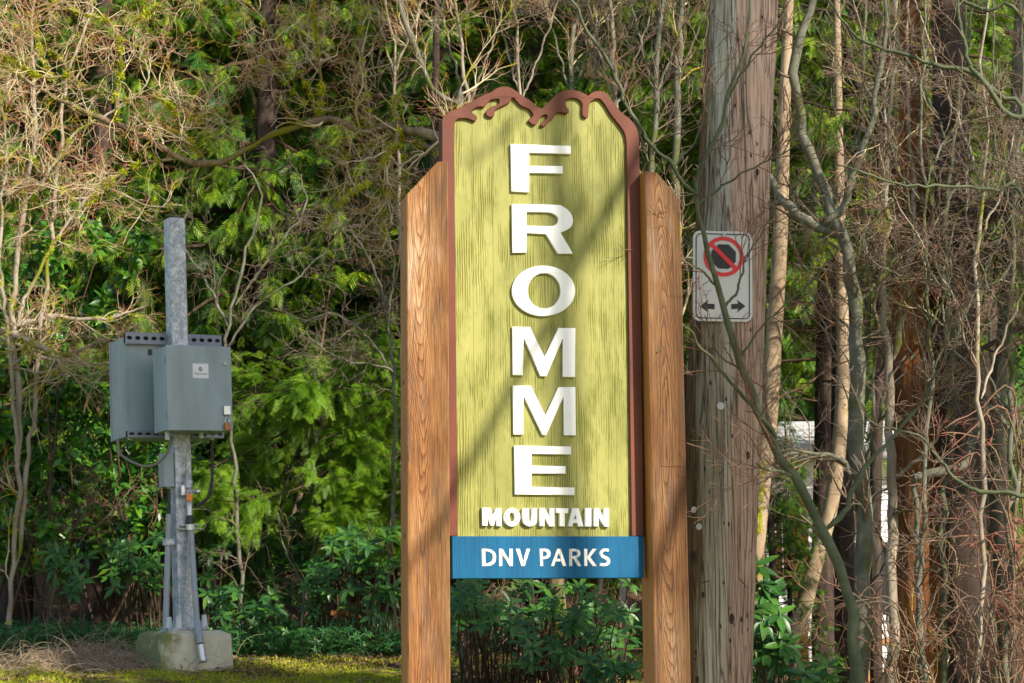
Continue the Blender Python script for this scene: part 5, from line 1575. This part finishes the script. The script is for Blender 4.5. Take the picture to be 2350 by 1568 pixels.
def disc(name, px, py, r, mat, parent, base, th=0.003, lab=None):
    q, nn = pole_surf(px, py)
    bm = bmesh.new()
    bmesh.ops.create_cone(bm, cap_ends=True, segments=24, radius1=r, radius2=r * 0.95, depth=th)
    o = link(name, bm_mesh(name, bm), mat, parent)
    o.matrix_local = Matrix.Translation(q - Vector(base)) @ nn.to_track_quat('Z', 'Y').to_matrix().to_4x4()
    if lab: o['label'] = lab
    return o


for (px, py, r) in [(1654, 932, 0.019), (1592, 1170, 0.016), (1604, 1209, 0.016)]:
    disc('tag_disc', px, py, r, M['cap'], pole, pb)
for (px, py, r) in [(1680, 1420, 0.017), (1591, 1280, 0.024), (1717, 1045, 0.014), (1614, 1365, 0.010), (1702, 1422, 0.010), (1600, 1560, 0.012), (1738, 395, 0.013)]:
    bm = bmesh.new(); bmesh.ops.create_uvsphere(bm, u_segments=14, v_segments=8, radius=r)
    q, nn = pole_surf(px, py)
    o = link('knot', bm_mesh('knot', bm, True), M['bark_dark'], pole)
    o.matrix_local = Matrix.Translation(q - Vector(pb)) @ nn.to_track_quat('Z', 'Y').to_matrix().to_4x4() @ Matrix.Diagonal((0.8, 1.5, 0.35, 1))
# long thin cracks and gouges
acc = Acc()
gg = random.Random(3)
for (a, b_) in [((1690, 1320), (1715, 1350)), ((1640, 1100), (1668, 1070)), ((1710, 1300), (1716, 1150)), ((1600, 1340), (1640, 1330))]:
    pp = []
    for k in range(6):
        s = k / 5
        q, nn = pole_surf(a[0] + (b_[0] - a[0]) * s, a[1] + (b_[1] - a[1]) * s, 0.0)
        pp.append(q - Vector(pb))
    acc.tubes(np.array([pp]), np.array([[0.001, 0.003, 0.0035, 0.0035, 0.003, 0.001]]), 5)
link('gouges', acc.mesh('gouges'), M['dark'], pole)

qf, _ = pole_surf(1660, 634)
up = (pl_pts[3] - pl_pts[1]).normalized()
NF = Frame((qf.x, qf.y - 0.012, qf.z), R(3), (up.x * 0.35, 0, 1))
ns = thing('no_stopping_sign', 'white no stopping plate with a red crossed ring nailed to the utility pole', 'sign', m=NF.m)


def nfp(l, off=0.0): return [NF.hit(x, y, off) for x, y in l]


c4 = nfp([(1592, 531), (1728.5, 530.5), (1725, 738), (1588.5, 738)])
cx = sum(p[0] for p in c4) / 4; cz = sum(p[1] for p in c4) / 4
hw = (c4[1][0] - c4[0][0] + c4[2][0] - c4[3][0]) / 4; hh = (c4[0][1] - c4[3][1] + c4[1][1] - c4[2][1]) / 4


def rrect(cx, cz, hw, hh, r, n=7):
    out = []
    for (sx, sz, a0) in ((1, 1, 0), (-1, 1, 90), (-1, -1, 180), (1, -1, 270)):
        for i in range(n):
            a = R(a0 + 90 * i / (n - 1))
            out.append((cx + sx * (hw - r) + r * math.cos(a), cz + sz * (hh - r) + r * math.sin(a)))
    return out


plate('plate', [rrect(cx, cz, hw, hh, 0.035)], 0.0, 0.004, M['signw'], ns, 0.0008)
plate('border', [rrect(cx, cz, hw - 0.013, hh - 0.013, 0.028), rrect(cx, cz, hw - 0.0185, hh - 0.0185, 0.0225)], -0.0012, 0.001, M['black'], ns)
rx, rz = NF.hit(1660.5, 589)
k_ = 10.0 / FPX
plate('octagon', [[(rx + 0.067 * math.cos(R(22.5 + 45 * i)), rz + 0.067 * math.sin(R(22.5 + 45 * i))) for i in range(8)]], -0.0012, 0.001, M['black'], ns)
Ro, Ri, hb = 0.1015, 0.082, 0.0105
ringo = ell(rx, rz, Ro, Ro, 64); ringi = ell(rx, rz, Ri, Ri, 64)
plate('prohibition_ring', [ringo, ringi], -0.0026, 0.001, M['red'], ns)
e = 0.084
plate('slash', [[(rx - e * 0.7 - hb * 0.72, rz + e * 0.7 - hb * 0.72), (rx + e * 0.7 - hb * 0.72, rz - e * 0.7 - hb * 0.72), (rx + e * 0.7 + hb * 0.72, rz - e * 0.7 + hb * 0.72), (rx - e * 0.7 + hb * 0.72, rz + e * 0.7 + hb * 0.72)]], -0.0040, 0.001, M['red'], ns)


def arrow(tip, base, w):
    # tip, shaft end in px
    s = 1 if tip[0] > base[0] else -1
    x0, y0 = base; x1, y1 = tip
    hx = x1 - s * 20
    return [(x1, y1), (hx, y1 - 15), (hx + s * 3, y1 - 6), (x0, y0 - 6), (x0, y0 + 6), (hx + s * 3, y1 + 6), (hx, y1 + 15)]


plate('arrow', [nfp(arrow((1606, 703), (1640, 704), 5))], -0.0012, 0.001, M['black'], ns)
plate('arrow', [nfp(arrow((1711, 703), (1678, 704), 5))], -0.0012, 0.001, M['black'], ns)
for (px, py) in ((1661, 541), (1656, 727)):
    bx, bz = NF.hit(px, py)
    bm = bmesh.new(); bmesh.ops.create_cone(bm, cap_ends=True, segments=16, radius1=0.012, radius2=0.008, depth=0.008)
    o = link('bolt', bm_mesh('bolt', bm), M['galv'], ns); o.location = (bx, -0.005, bz); o.rotation_euler.x = R(90)

# ------------------------------------------------------------------ steel post with the electrical cabinets
YG = 13.9
pb0, pt0 = P(423, 1443, YG), P(400, 503, YG)
GF = Frame(pb0, R(30.7), (pt0 - pb0))
H_ = (pt0 - pb0).length
gp = thing('steel_post', 'square galvanized steel post carrying two grey electrical cabinets', 'post', m=GF.m)
hs = 0.060


def gx(px, py, off=0.0): return GF.hit(px, py, off)


def gbox(name, x0, x1, y0, y1, z0, z1, mat, parent=gp, bev=0.002, seg=1):
    return link(name, bm_mesh(name, box_bm(min(x0, x1), max(x0, x1), y0, y1, min(z0, z1), max(z0, z1), bev, seg)), mat, parent)


gbox('post', -hs, hs, -hs, hs, 0.0, H_, M['galv'], bev=0.008, seg=3)
gbox('base_plate', -0.13, 0.13, -0.13, 0.13, -0.012, 0.008, M['galv'])
CZ = -0.02


def tube_obj(name, pts, r, mat, parent=gp, sides=10, K=24):
    q = resample([[*p, 1.0] for p in pts], K)
    acc = Acc(); acc.tubes(q[None, :, :3], np.full((1, K), r), sides)
    return link(name, acc.mesh(name), mat, parent)


def ring_tube(name, pts, r, mat, n=40, parent=gp):
    """corrugated hose"""
    q = resample([[*p, 1.0] for p in pts], n * 2)
    rr = np.where(np.arange(n * 2) % 2 == 0, r, r * 0.82)
    acc = Acc(); acc.tubes(q[None, :, :3], rr[None], 10)
    return link(name, acc.mesh(name, False), mat, parent)


def cone_obj(name, x, y, z0, z1, r0, r1, mat, parent=gp):
    bm = bmesh.new(); bmesh.ops.create_cone(bm, cap_ends=True, segments=20, radius1=r0, radius2=r1, depth=z1 - z0)
    o = link(name, bm_mesh(name, bm, False), mat, parent); o.location = (x, y, (z0 + z1) / 2)
    return o


for (px, py0, py1, yy) in [(388, 1442, 1416, -0.02), (411, 1443, 1413, -0.12), (469, 1438, 1411, -0.06)]:
    x, z0 = gx(px, py0, yy); _, z1 = gx(px, py1, yy)
    cone_obj('anchor_cap', x, yy, max(0.0, z0), z1, 0.026, 0.017, M['cap'])


# rails: slotted strut channel
def rail(pxa, pxb, pya, pyb, off, nslots, first=True):
    xa, za = gx(pxa, pya, off); xb, zb = gx(pxb, pyb, off)
    z0, z1 = min(za, zb), max(za, zb)
    loops = [[(xa, z0), (xb, z0), (xb, z1), (xa, z1)]]
    w = (xb - xa) / nslots
    for k in range(nslots):
        c = xa + w * (k + 0.5); zc = (z0 + z1) / 2; hl = w * 0.33; hh_ = (z1 - z0) * 0.17
        loops.append([(c - hl + hh_ * (1 - math.cos(a)), zc + hh_ * math.sin(a)) if i < 5 else (c + hl - hh_ * (1 + math.cos(a)), zc + hh_ * math.sin(a)) for i, a in [(i, math.pi / 2 + math.pi * i / 4 if i < 5 else -math.pi / 2 + math.pi * (i - 5) / 4) for i in range(10)]])
        l = loops.pop()
        pts = []
        for i in range(5):
            a = math.pi / 2 + math.pi * i / 4; pts.append((c - hl + hh_ + hh_ * math.cos(a), zc + hh_ * math.sin(a)))
        for i in range(5):
            a = -math.pi / 2 + math.pi * i / 4; pts.append((c + hl - hh_ + hh_ * math.cos(a), zc + hh_ * math.sin(a)))
        loops.append(pts)
    o = plate('rail', loops, off, 0.003, M['strut'], gp)
    gbox('rail_flange', xa, xb, off + 0.003, off + 0.038, z1 - 0.003, z1, M['galv'], o, 0)
    gbox('rail_flange', xa, xb, off + 0.003, off + 0.038, z0, z0 + 0.003, M['galv'], o, 0)
    gbox('rail_back', xa, xb, off + 0.034, off + 0.037, z0 + 0.003, z1 - 0.003, M['dark'], o, 0)
    return o


BO = 0.062
rail(288, 508, 788, 770, BO, 12)
rail(293, 514, 1004, 989, BO, 12)

# rear cabinet
bo = BO + 0.04
xa, zt = gx(287, 772, bo); xb, zb = gx(508, 1004, bo)
rc = thing('electrical_cabinet', 'rear grey cabinet with scratched graffiti on its side, half hidden by the post', 'cabinet', m=GF.m)
rc['group'] = 'electrical cabinets on the steel post'
gbox('body', xa, xb, bo, bo + 0.32, zb, zt, M['cab'], rc, 0.004, 2)
gbox('edge_strip', xa - 0.004, xa + 0.012, bo + 0.30, bo + 0.326, zb - 0.004, zt + 0.004, M['cab'], rc, 0.001)
x_, z_ = gx(345, 808, bo - 0.01)
gbox('bracket', x_ - 0.014, x_ + 0.014, bo - 0.012, bo + 0.002, z_ - 0.02, z_ + 0.02, M['dark'], rc, 0.001)
gl = random.Random(31)
acc = Acc()
for (z0, z1, nst) in ((zt - 0.14, zt - 0.38, 9), (zt - 0.42, zb + 0.08, 8)):
    for k in range(nst):
        c0 = bo + gl.uniform(0.05, 0.27); c1 = z0 + (z1 - z0) * gl.uniform(0, 1)
        pts = []
        a = gl.uniform(0, 6)
        yv, zv = c0, c1
        for i in range(14):
            a += gl.uniform(-1.3, 1.5); yv += math.cos(a) * 0.016; zv += math.sin(a) * 0.022
            pts.append([xa - 0.0008, min(bo + 0.29, max(bo + 0.03, yv)), zv, 1])
        q = resample(pts, 40)
        acc.tubes(q[None, :, :3], np.full((1, 40), 0.0013), 4)
link('graffiti', acc.mesh('graffiti'), M['scratch'], rc)

# front cabinet
fo = -(hs + 0.27)
xl, zt2 = gx(381, 791, fo); xr, _ = gx(529.5, 794, fo); _, zb2 = gx(455, 988.5, fo)
fc = thing('electrical_cabinet', 'front grey cabinet with a white sticker and a padlocked hinged door', 'cabinet', m=GF.m)
fc['group'] = 'electrical cabinets on the steel post'
gbox('body', xl + 0.004, xr - 0.004, fo + 0.026, fo + 0.27 - 0.002, zb2 + 0.006, zt2 - 0.006, M['cab'], fc, 0.003, 2)
door = gbox('door', xl, xr, fo, fo + 0.020, zb2, zt2, M['cab'], fc, 0.004, 2)
s0 = gx(441.7, 834, fo); s1 = gx(478.7, 868.5, fo)
st = plate('sticker', [[(s0[0], s1[1]), (s1[0], s1[1]), (s1[0], s0[1]), (s0[0], s0[1])]], fo - 0.0012, 0.001, M['label'], fc)
scx = (s0[0] + s1[0]) / 2; sw = s1[0] - s0[0]; sh = s0[1] - s1[1]
lc = (scx, s1[1] + sh * 0.62)
plate('logo', [ell(lc[0], lc[1], sw * 0.12, sw * 0.12)], fo - 0.0022, 0.0008, M['black'], st)
for k, dz in enumerate((-0.045, 0.0, 0.045)):
    a = (lc[0] - sw * 0.09, lc[1] + dz * sw - sw * 0.02)
    plate('logo_stripe', [[(a[0], a[1] - sw * 0.012), (a[0] + sw * 0.22, a[1] + sw * 0.055), (a[0] + sw * 0.22, a[1] + sw * 0.078), (a[0], a[1] + sw * 0.008)]], fo - 0.0032, 0.0008, M['label'], st)


def text_mesh(name, body, cx, cz, width, off, mat, parent):
    cu = bpy.data.curves.new(name, 'FONT'); cu.body = body; cu.align_x = 'CENTER'; cu.size = 1.0
    ob = bpy.data.objects.new(name, cu); COL.objects.link(ob)
    dg = bpy.context.evaluated_depsgraph_get(); dg.update()
    me = bpy.data.meshes.new_from_object(ob.evaluated_get(dg), depsgraph=dg)
    bpy.data.objects.remove(ob)
    xs = [v.co.x for v in me.vertices]; s = width / (max(xs) - min(xs)); mx = (max(xs) + min(xs)) / 2
    for v in me.vertices:
        v.co = Vector((cx + (v.co.x - mx) * s, off, cz + v.co.y * s))
    me.materials.clear()
    return link(name, me, mat, parent)


text_mesh('lettering', 'FORTIS BC', scx, s1[1] + sh * 0.22, sw * 0.80, fo - 0.0022, M['black'], st)
for zz_ in (0.18, 0.82):
    gbox('hinge', xl - 0.006, xl + 0.006, fo + 0.004, fo + 0.032, zb2 + (zt2 - zb2) * zz_ - 0.022, zb2 + (zt2 - zb2) * zz_ + 0.022, M['strut'], fc, 0.002)
kx, kz = gx(516, 835, fo)
k = cone_obj('lock', kx, fo - 0.008, kz - 0.008, kz + 0.008, 0.015, 0.013, M['cap'], fc); k.location = (kx, fo - 0.006, kz); k.rotation_euler.x = R(90)
gbox('key_slot', kx - 0.007, kx + 0.007, fo - 0.0165, fo - 0.0145, kz - 0.001, kz + 0.001, M['dark'], fc, 0)
h0 = gx(512.5, 932, fo - 0.01); h1 = gx(528.5, 952.5, fo - 0.01)
gbox('hasp', h0[0], h1[0], fo - 0.022, fo - 0.001, h1[1], h0[1], M['steel'], fc, 0.002, 2)


def padlock(label, cxp, czp, w, h, off, mat, yaw_extra=0.0, shk=0.022):
    x, z = gx(cxp, czp, off)
    p = GF.m @ Vector((x, off, z))
    m = GF.m.copy(); m.translation = p
    t = thing('padlock', label, 'padlock', m=m)
    link('body', bm_mesh('body', box_bm(-w / 2, w / 2, -0.011, 0.011, -h / 2, h / 2, 0.003, 2)), mat, t)
    acc = Acc(); r = w * 0.33
    pts = [(-r, 0, h / 2 - 0.004), (-r, 0, h / 2 + shk)] + [(-r * math.cos(a), 0, h / 2 + shk + r * math.sin(a)) for a in [math.pi * i / 6 for i in range(1, 6)]] + [(r, 0, h / 2 + shk), (r, 0, h / 2 - 0.004)]
    acc.tubes(np.array([pts]), np.full((1, len(pts)), 0.0035), 8)
    link('shackle', acc.mesh('shackle'), M['steel'], t)
    return t


padlock('dark orange padlock hanging from the cabinet door hasp', 522, 979, 0.042, 0.052, fo - 0.022, M['brass'])

# conduits and fittings
x0, z0 = gx(388, 1180, 0.0); x1, z1 = gx(380, 1449, 0.0)
tube_obj('conduit', [(x0, 0, z0), (x1, 0, z1)], 0.0215, M['grey'], sides=16)
x2, z2 = gx(388, 1120, 0.0)
ring_tube('flexible_hose', [(x2, 0, z2), (x0, 0, z0 - 0.01)], 0.012, M['dark'], 16)
gbox('hose_coupling', x2 - 0.016, x2 + 0.016, -0.016, 0.016, z2 - 0.005, z2 + 0.09, M['cap'], gp, 0.004)
ja = gx(372, 1040, -0.02); jb = gx(390, 1118, -0.02)
gbox('junction_box', ja[0], -hs - 0.002, -0.04, 0.06, jb[1], ja[1], M['cab'], gp, 0.003, 2)
cx_, cz_ = gx(385, 1245, 0.0)
gbox('conduit_clamp', cx_ - 0.028, -hs, -0.028, 0.028, cz_ - 0.022, cz_ + 0.022, M['galv'], gp, 0.003)
hp = [(*gx(a, b, -0.10), -0.10) for a, b in [(298, 1002), (302, 1035), (316, 1060), (338, 1070), (362, 1062), (378, 1040), (384, 1005)]]
tube_obj('cable_loop', [(a, 0.15 - 0.03 * i, b) if i < 2 else (a, 0.05 - 0.04 * i, b) for i, (a, b, _) in enumerate(hp)], 0.010, M['hose'])
for (px, py, yy) in ((298, 1000, 0.16), (384, 1000, -0.2), (486, 1003, 0.1), (462, 996, -0.16)):
    x, z = gx(px, py, yy)
    cone_obj('cable_gland', x, yy, z - 0.03, z + 0.03, 0.015, 0.018, M['cap'])
fx = [(486, 1010), (487, 1060), (486, 1110), (478, 1140), (464, 1155), (448, 1160)]
ring_tube('flexible_hose', [(*[gx(a, b, 0.03)[0]], 0.03, gx(a, b, 0.03)[1]) for a, b in fx], 0.013, M['dark'], 44)
wx_ = [(462, 1000), (461, 1014), (450, 1020), (434, 1026), (428, 1040), (427, 1075), (430, 1100)]
tube_obj('gas_tube', [(gx(a, b, -0.10)[0], -0.10, gx(a, b, -0.10)[1]) for a, b in wx_], 0.005, M['tan'])
# valve stack on the front of the post
vo = -hs - 0.035
def stack(name, py0, py1, pxc, r0, r1, mat):
    x, za = gx(pxc, py1, vo); _, zb_ = gx(pxc, py0, vo)
    return cone_obj(name, x, vo, za, zb_, r0, r1, mat)
stack('reducer', 1078, 1102, 431, 0.022, 0.008, M['grey'])
stack('valve_body', 1102, 1120, 432, 0.036, 0.030, M['galv'])
stack('valve_neck', 1120, 1145, 434, 0.024, 0.026, M['grey'])
x, z = gx(434, 1128, vo)
o = cone_obj('valve_stem', 0, 0, -0.05, 0.05, 0.012, 0.012, M['galv']); o.location = (x + 0.012, vo, z); o.rotation_euler.y = R(90)
o = cone_obj('valve_cap', 0, 0, -0.014, 0.014, 0.020, 0.020, M['steel']); o.location = (x + 0.062, vo, z - 0.002); o.rotation_euler.y = R(90)
gbox('valve_lever', x - 0.062, x - 0.030, vo - 0.012, vo + 0.006, z - 0.03, z + 0.045, M['steel'], gp, 0.004)
stack('union', 1150, 1160, 434, 0.022, 0.022, M['galv'])
ring_tube('threaded_nipple', [(gx(435, 1158, vo)[0], vo, gx(435, 1158, vo)[1]), (gx(435, 1185, vo)[0], vo, gx(435, 1185, vo)[1])], 0.022, M['steel'], 6)
stack('rubber_boot', 1183, 1206, 436, 0.032, 0.022, M['dark'])
ra = gx(404, 1211, vo + 0.01); rb_ = gx(462, 1211, vo + 0.01)
gbox('clamp_rail', ra[0], rb_[0], vo + 0.004, vo + 0.032, ra[1] - 0.014, ra[1] - 0.008, M['galv'], gp, 0.001)
gbox('clamp_rail', ra[0], rb_[0], vo + 0.004, vo + 0.032, ra[1] + 0.012, ra[1] + 0.018, M['galv'], gp, 0.001)
gbox('clamp_rail', ra[0], ra[0] + 0.02, vo + 0.004, vo + 0.032, ra[1] - 0.008, ra[1] + 0.012, M['galv'], gp, 0.001)
stack('pipe_clamp', 1204, 1217, 437, 0.036, 0.036, M['steel'])
pa = gx(437, 1206, vo); pb_ = gx(452, 1425, vo - 0.13)
tube_obj('gas_pipe', [(pa[0], vo, pa[1]), (pb_[0], vo - 0.13, pb_[1])], 0.0205, M['grey'], sides=16)
pc = gx(460, 1478, vo - 0.21); pd = gx(467, 1520, vo - 0.23)
tube_obj('gas_pipe', [(pb_[0], vo - 0.13, pb_[1]), (pc[0], vo - 0.21, pc[1])], 0.025, M['grey'], sides=16)
ring_tube('hose_sleeve', [(pc[0], vo - 0.21, pc[1]), (pd[0], vo - 0.23, pd[1])], 0.030, M['steel'], 8)
wa = gx(433, 1225, vo - 0.03); wb = gx(450, 1400, vo - 0.15)
tube_obj('thin_cable', [(wa[0], vo - 0.03, wa[1]), (0.5 * (wa[0] + wb[0]) - 0.012, vo - 0.05, 0.5 * (wa[1] + wb[1])), (wb[0], vo - 0.15, wb[1])], 0.004, M['tan'])
padlock('bright orange padlock locking the valve on the steel post', 434.5, 1142, 0.040, 0.046, vo - 0.045, M['orange'], shk=0.012)

# concrete footing
cb = (pb0.x, pb0.y, pb0.z - 0.012)
FF = Frame(cb, R(30.7))
foot = bmesh.new()
hb_, hh2, ch = 0.255, 0.30, 0.03
prof = [(-hh2, hb_ + 0.012), (-ch, hb_ - 0.005), (0.0, hb_ - 0.06)]
rings = []
for z, h in prof:
    c = 0.015
    rings.append([foot.verts.new(p) for p in [(-h + c, -h, z), (h - c, -h, z), (h, -h + c, z), (h, h - c, z), (h - c, h, z), (-h + c, h, z), (-h, h - c, z), (-h, -h + c, z)]])
for a, b in zip(rings, rings[1:]):
    for i in range(8): foot.faces.new([a[i], a[(i + 1) % 8], b[(i + 1) % 8], b[i]])
foot.faces.new(rings[-1]); foot.faces.new(rings[0][::-1])
fo_ = link('concrete_footing', bm_mesh('concrete_footing', foot), M['concrete'])
tag(fo_, 'chamfered concrete block under the steel post, green with algae', 'footing')
fo_.matrix_world = FF.m

# ------------------------------------------------------------------ trees outside the frame on the sunny side (they throw the shade)
def sun_tree(x, y, H, z0, L, nb, seed, lab, mat='cedar', nsub=7, nfr=6, fs=(0.25, 0.45)):
    lists, acc = crown_lists(seed, H=H, z0=z0, Lmax=L, nb=nb, nsub=nsub, nfr=nfr, fs=fs, top=0.45)
    g0 = float(gz(x, y))
    t = thing('roadside_cedar', lab, 'tree', (x, y, g0), 'cedars across the road on the sunny side')
    link('trunk', trunk_mesh('trunk', [(0, 0, -0.3, 0.16), (0, 0, H * 0.5, 0.10), (0, 0, H, 0.02)], 24, 14, 0.05, 10, seed), M['bark_cedar'], t)
    link('boughs', acc.mesh('boughs'), M['dead'], t)
    o = link('crown', leaves_mesh('crown', lists), M[mat], t); o['kind'] = 'stuff'


def hva(h, a): return ((h + a) * 0.70711, (h - a) * 0.70711)


for (h, a, H, z0, L, nb, seed, lab) in [
    (8.0, 3.0, 13.4, 6.8, 0.85, 120, 301, 'slim cedar behind the viewer that shades the utility pole and the cabinets'),
    (11.2, 2.0, 10.6, 3.0, 1.4, 45, 302, 'cedar outside the frame shading the thicket'),
]:
    x, y = hva(h, a)
    sun_tree(x, y, H, z0, L, nb, seed, lab)


def roadside_bare(h, a, seed, H=12, sp=1.5, lab='', z1=4.0, n=9, limbs=(), n3=4, rr=0.45):
    x, y = hva(h, a)
    g = np.random.default_rng(seed)
    t = thing('roadside_maple', lab, 'tree', (x, y, float(gz(x, y))), 'bare maples on the sunny side of the road')
    main = resample([(0, 0, -0.2, 0.15), (0.1, 0, H * 0.4, 0.10), (-0.1, 0.1, H * 0.75, 0.06), (0, 0, H, 0.02)], 16)[None]
    acc = Acc(); acc.tubes(main[:, :, :3], main[:, :, 3], 10)
    b, rb = grow(g, main[:, :, :3], main[:, :, 3], n, sp, 0.75, K=9, rr=rr, wig=0.14, up=0.08, t0=z1 / H, rmax=0.045)
    acc.tubes(b, rb, 6)
    if limbs:
        ex = []
        for lb in limbs:                                # rows h, v, r in the sun's own upright plane through the trunk
            ex.append(resample([[*(np.array(hva(hh - h, 0.0))), (vv + 0.515 * a) / 0.857 - float(gz(x, y)), r_] for hh, vv, r_ in lb], 9))
        ex = np.array(ex); acc.tubes(ex[:, :, :3], ex[:, :, 3], 8)
        b = np.vstack([b, ex[:, :, :3]]); rb = np.vstack([rb, ex[:, :, 3]])
    c, rc_ = grow(g, b, rb, 6, sp * 0.5, 0.7, K=6, rr=0.5, wig=0.15, up=0.05)
    acc.tubes(c, rc_, 4)
    d, rd = grow(g, c, rc_, n3, sp * 0.28, 0.7, K=4, rr=0.5, wig=0.15, up=0.05)
    acc.tubes(d, rd, 3)
    link('limbs', acc.mesh('limbs'), M['bark_grey'], t)


roadside_bare(7.22, 2.5, 310, lab='bare maple beside the viewer whose limbs streak the sign with shade', z1=9.5, sp=0.9, n=5, H=12.5,
              limbs=[[(7.22, 6.9, 0.044), (6.8, 6.25, 0.036), (6.45, 5.72, 0.032), (6.11, 5.23, 0.028), (5.8, 4.9, 0.02)],
                     [(7.22, 7.3, 0.04), (6.95, 7.0, 0.03), (6.6, 6.8, 0.02), (6.2, 6.5, 0.012)],
                     [(7.22, 5.4, 0.035), (7.0, 5.0, 0.028), (6.75, 4.5, 0.02), (6.5, 4.2, 0.012)]])
roadside_bare(6.55, 8.0, 312, lab='tall bare maple on the far kerb softening light on the sign top', z1=11.6, sp=1.0, n=8, H=16, n3=5)
roadside_bare(6.75, 6.5, 313, lab='small bare maple on the far kerb dappling the lower part of the right post', z1=5.5, sp=1.0, n=14, H=9.0, n3=7)
roadside_bare(12.5, 1.0, 311, lab='bare maple outside the frame dappling the middle of the wood', z1=3.5, sp=1.8, n=10)
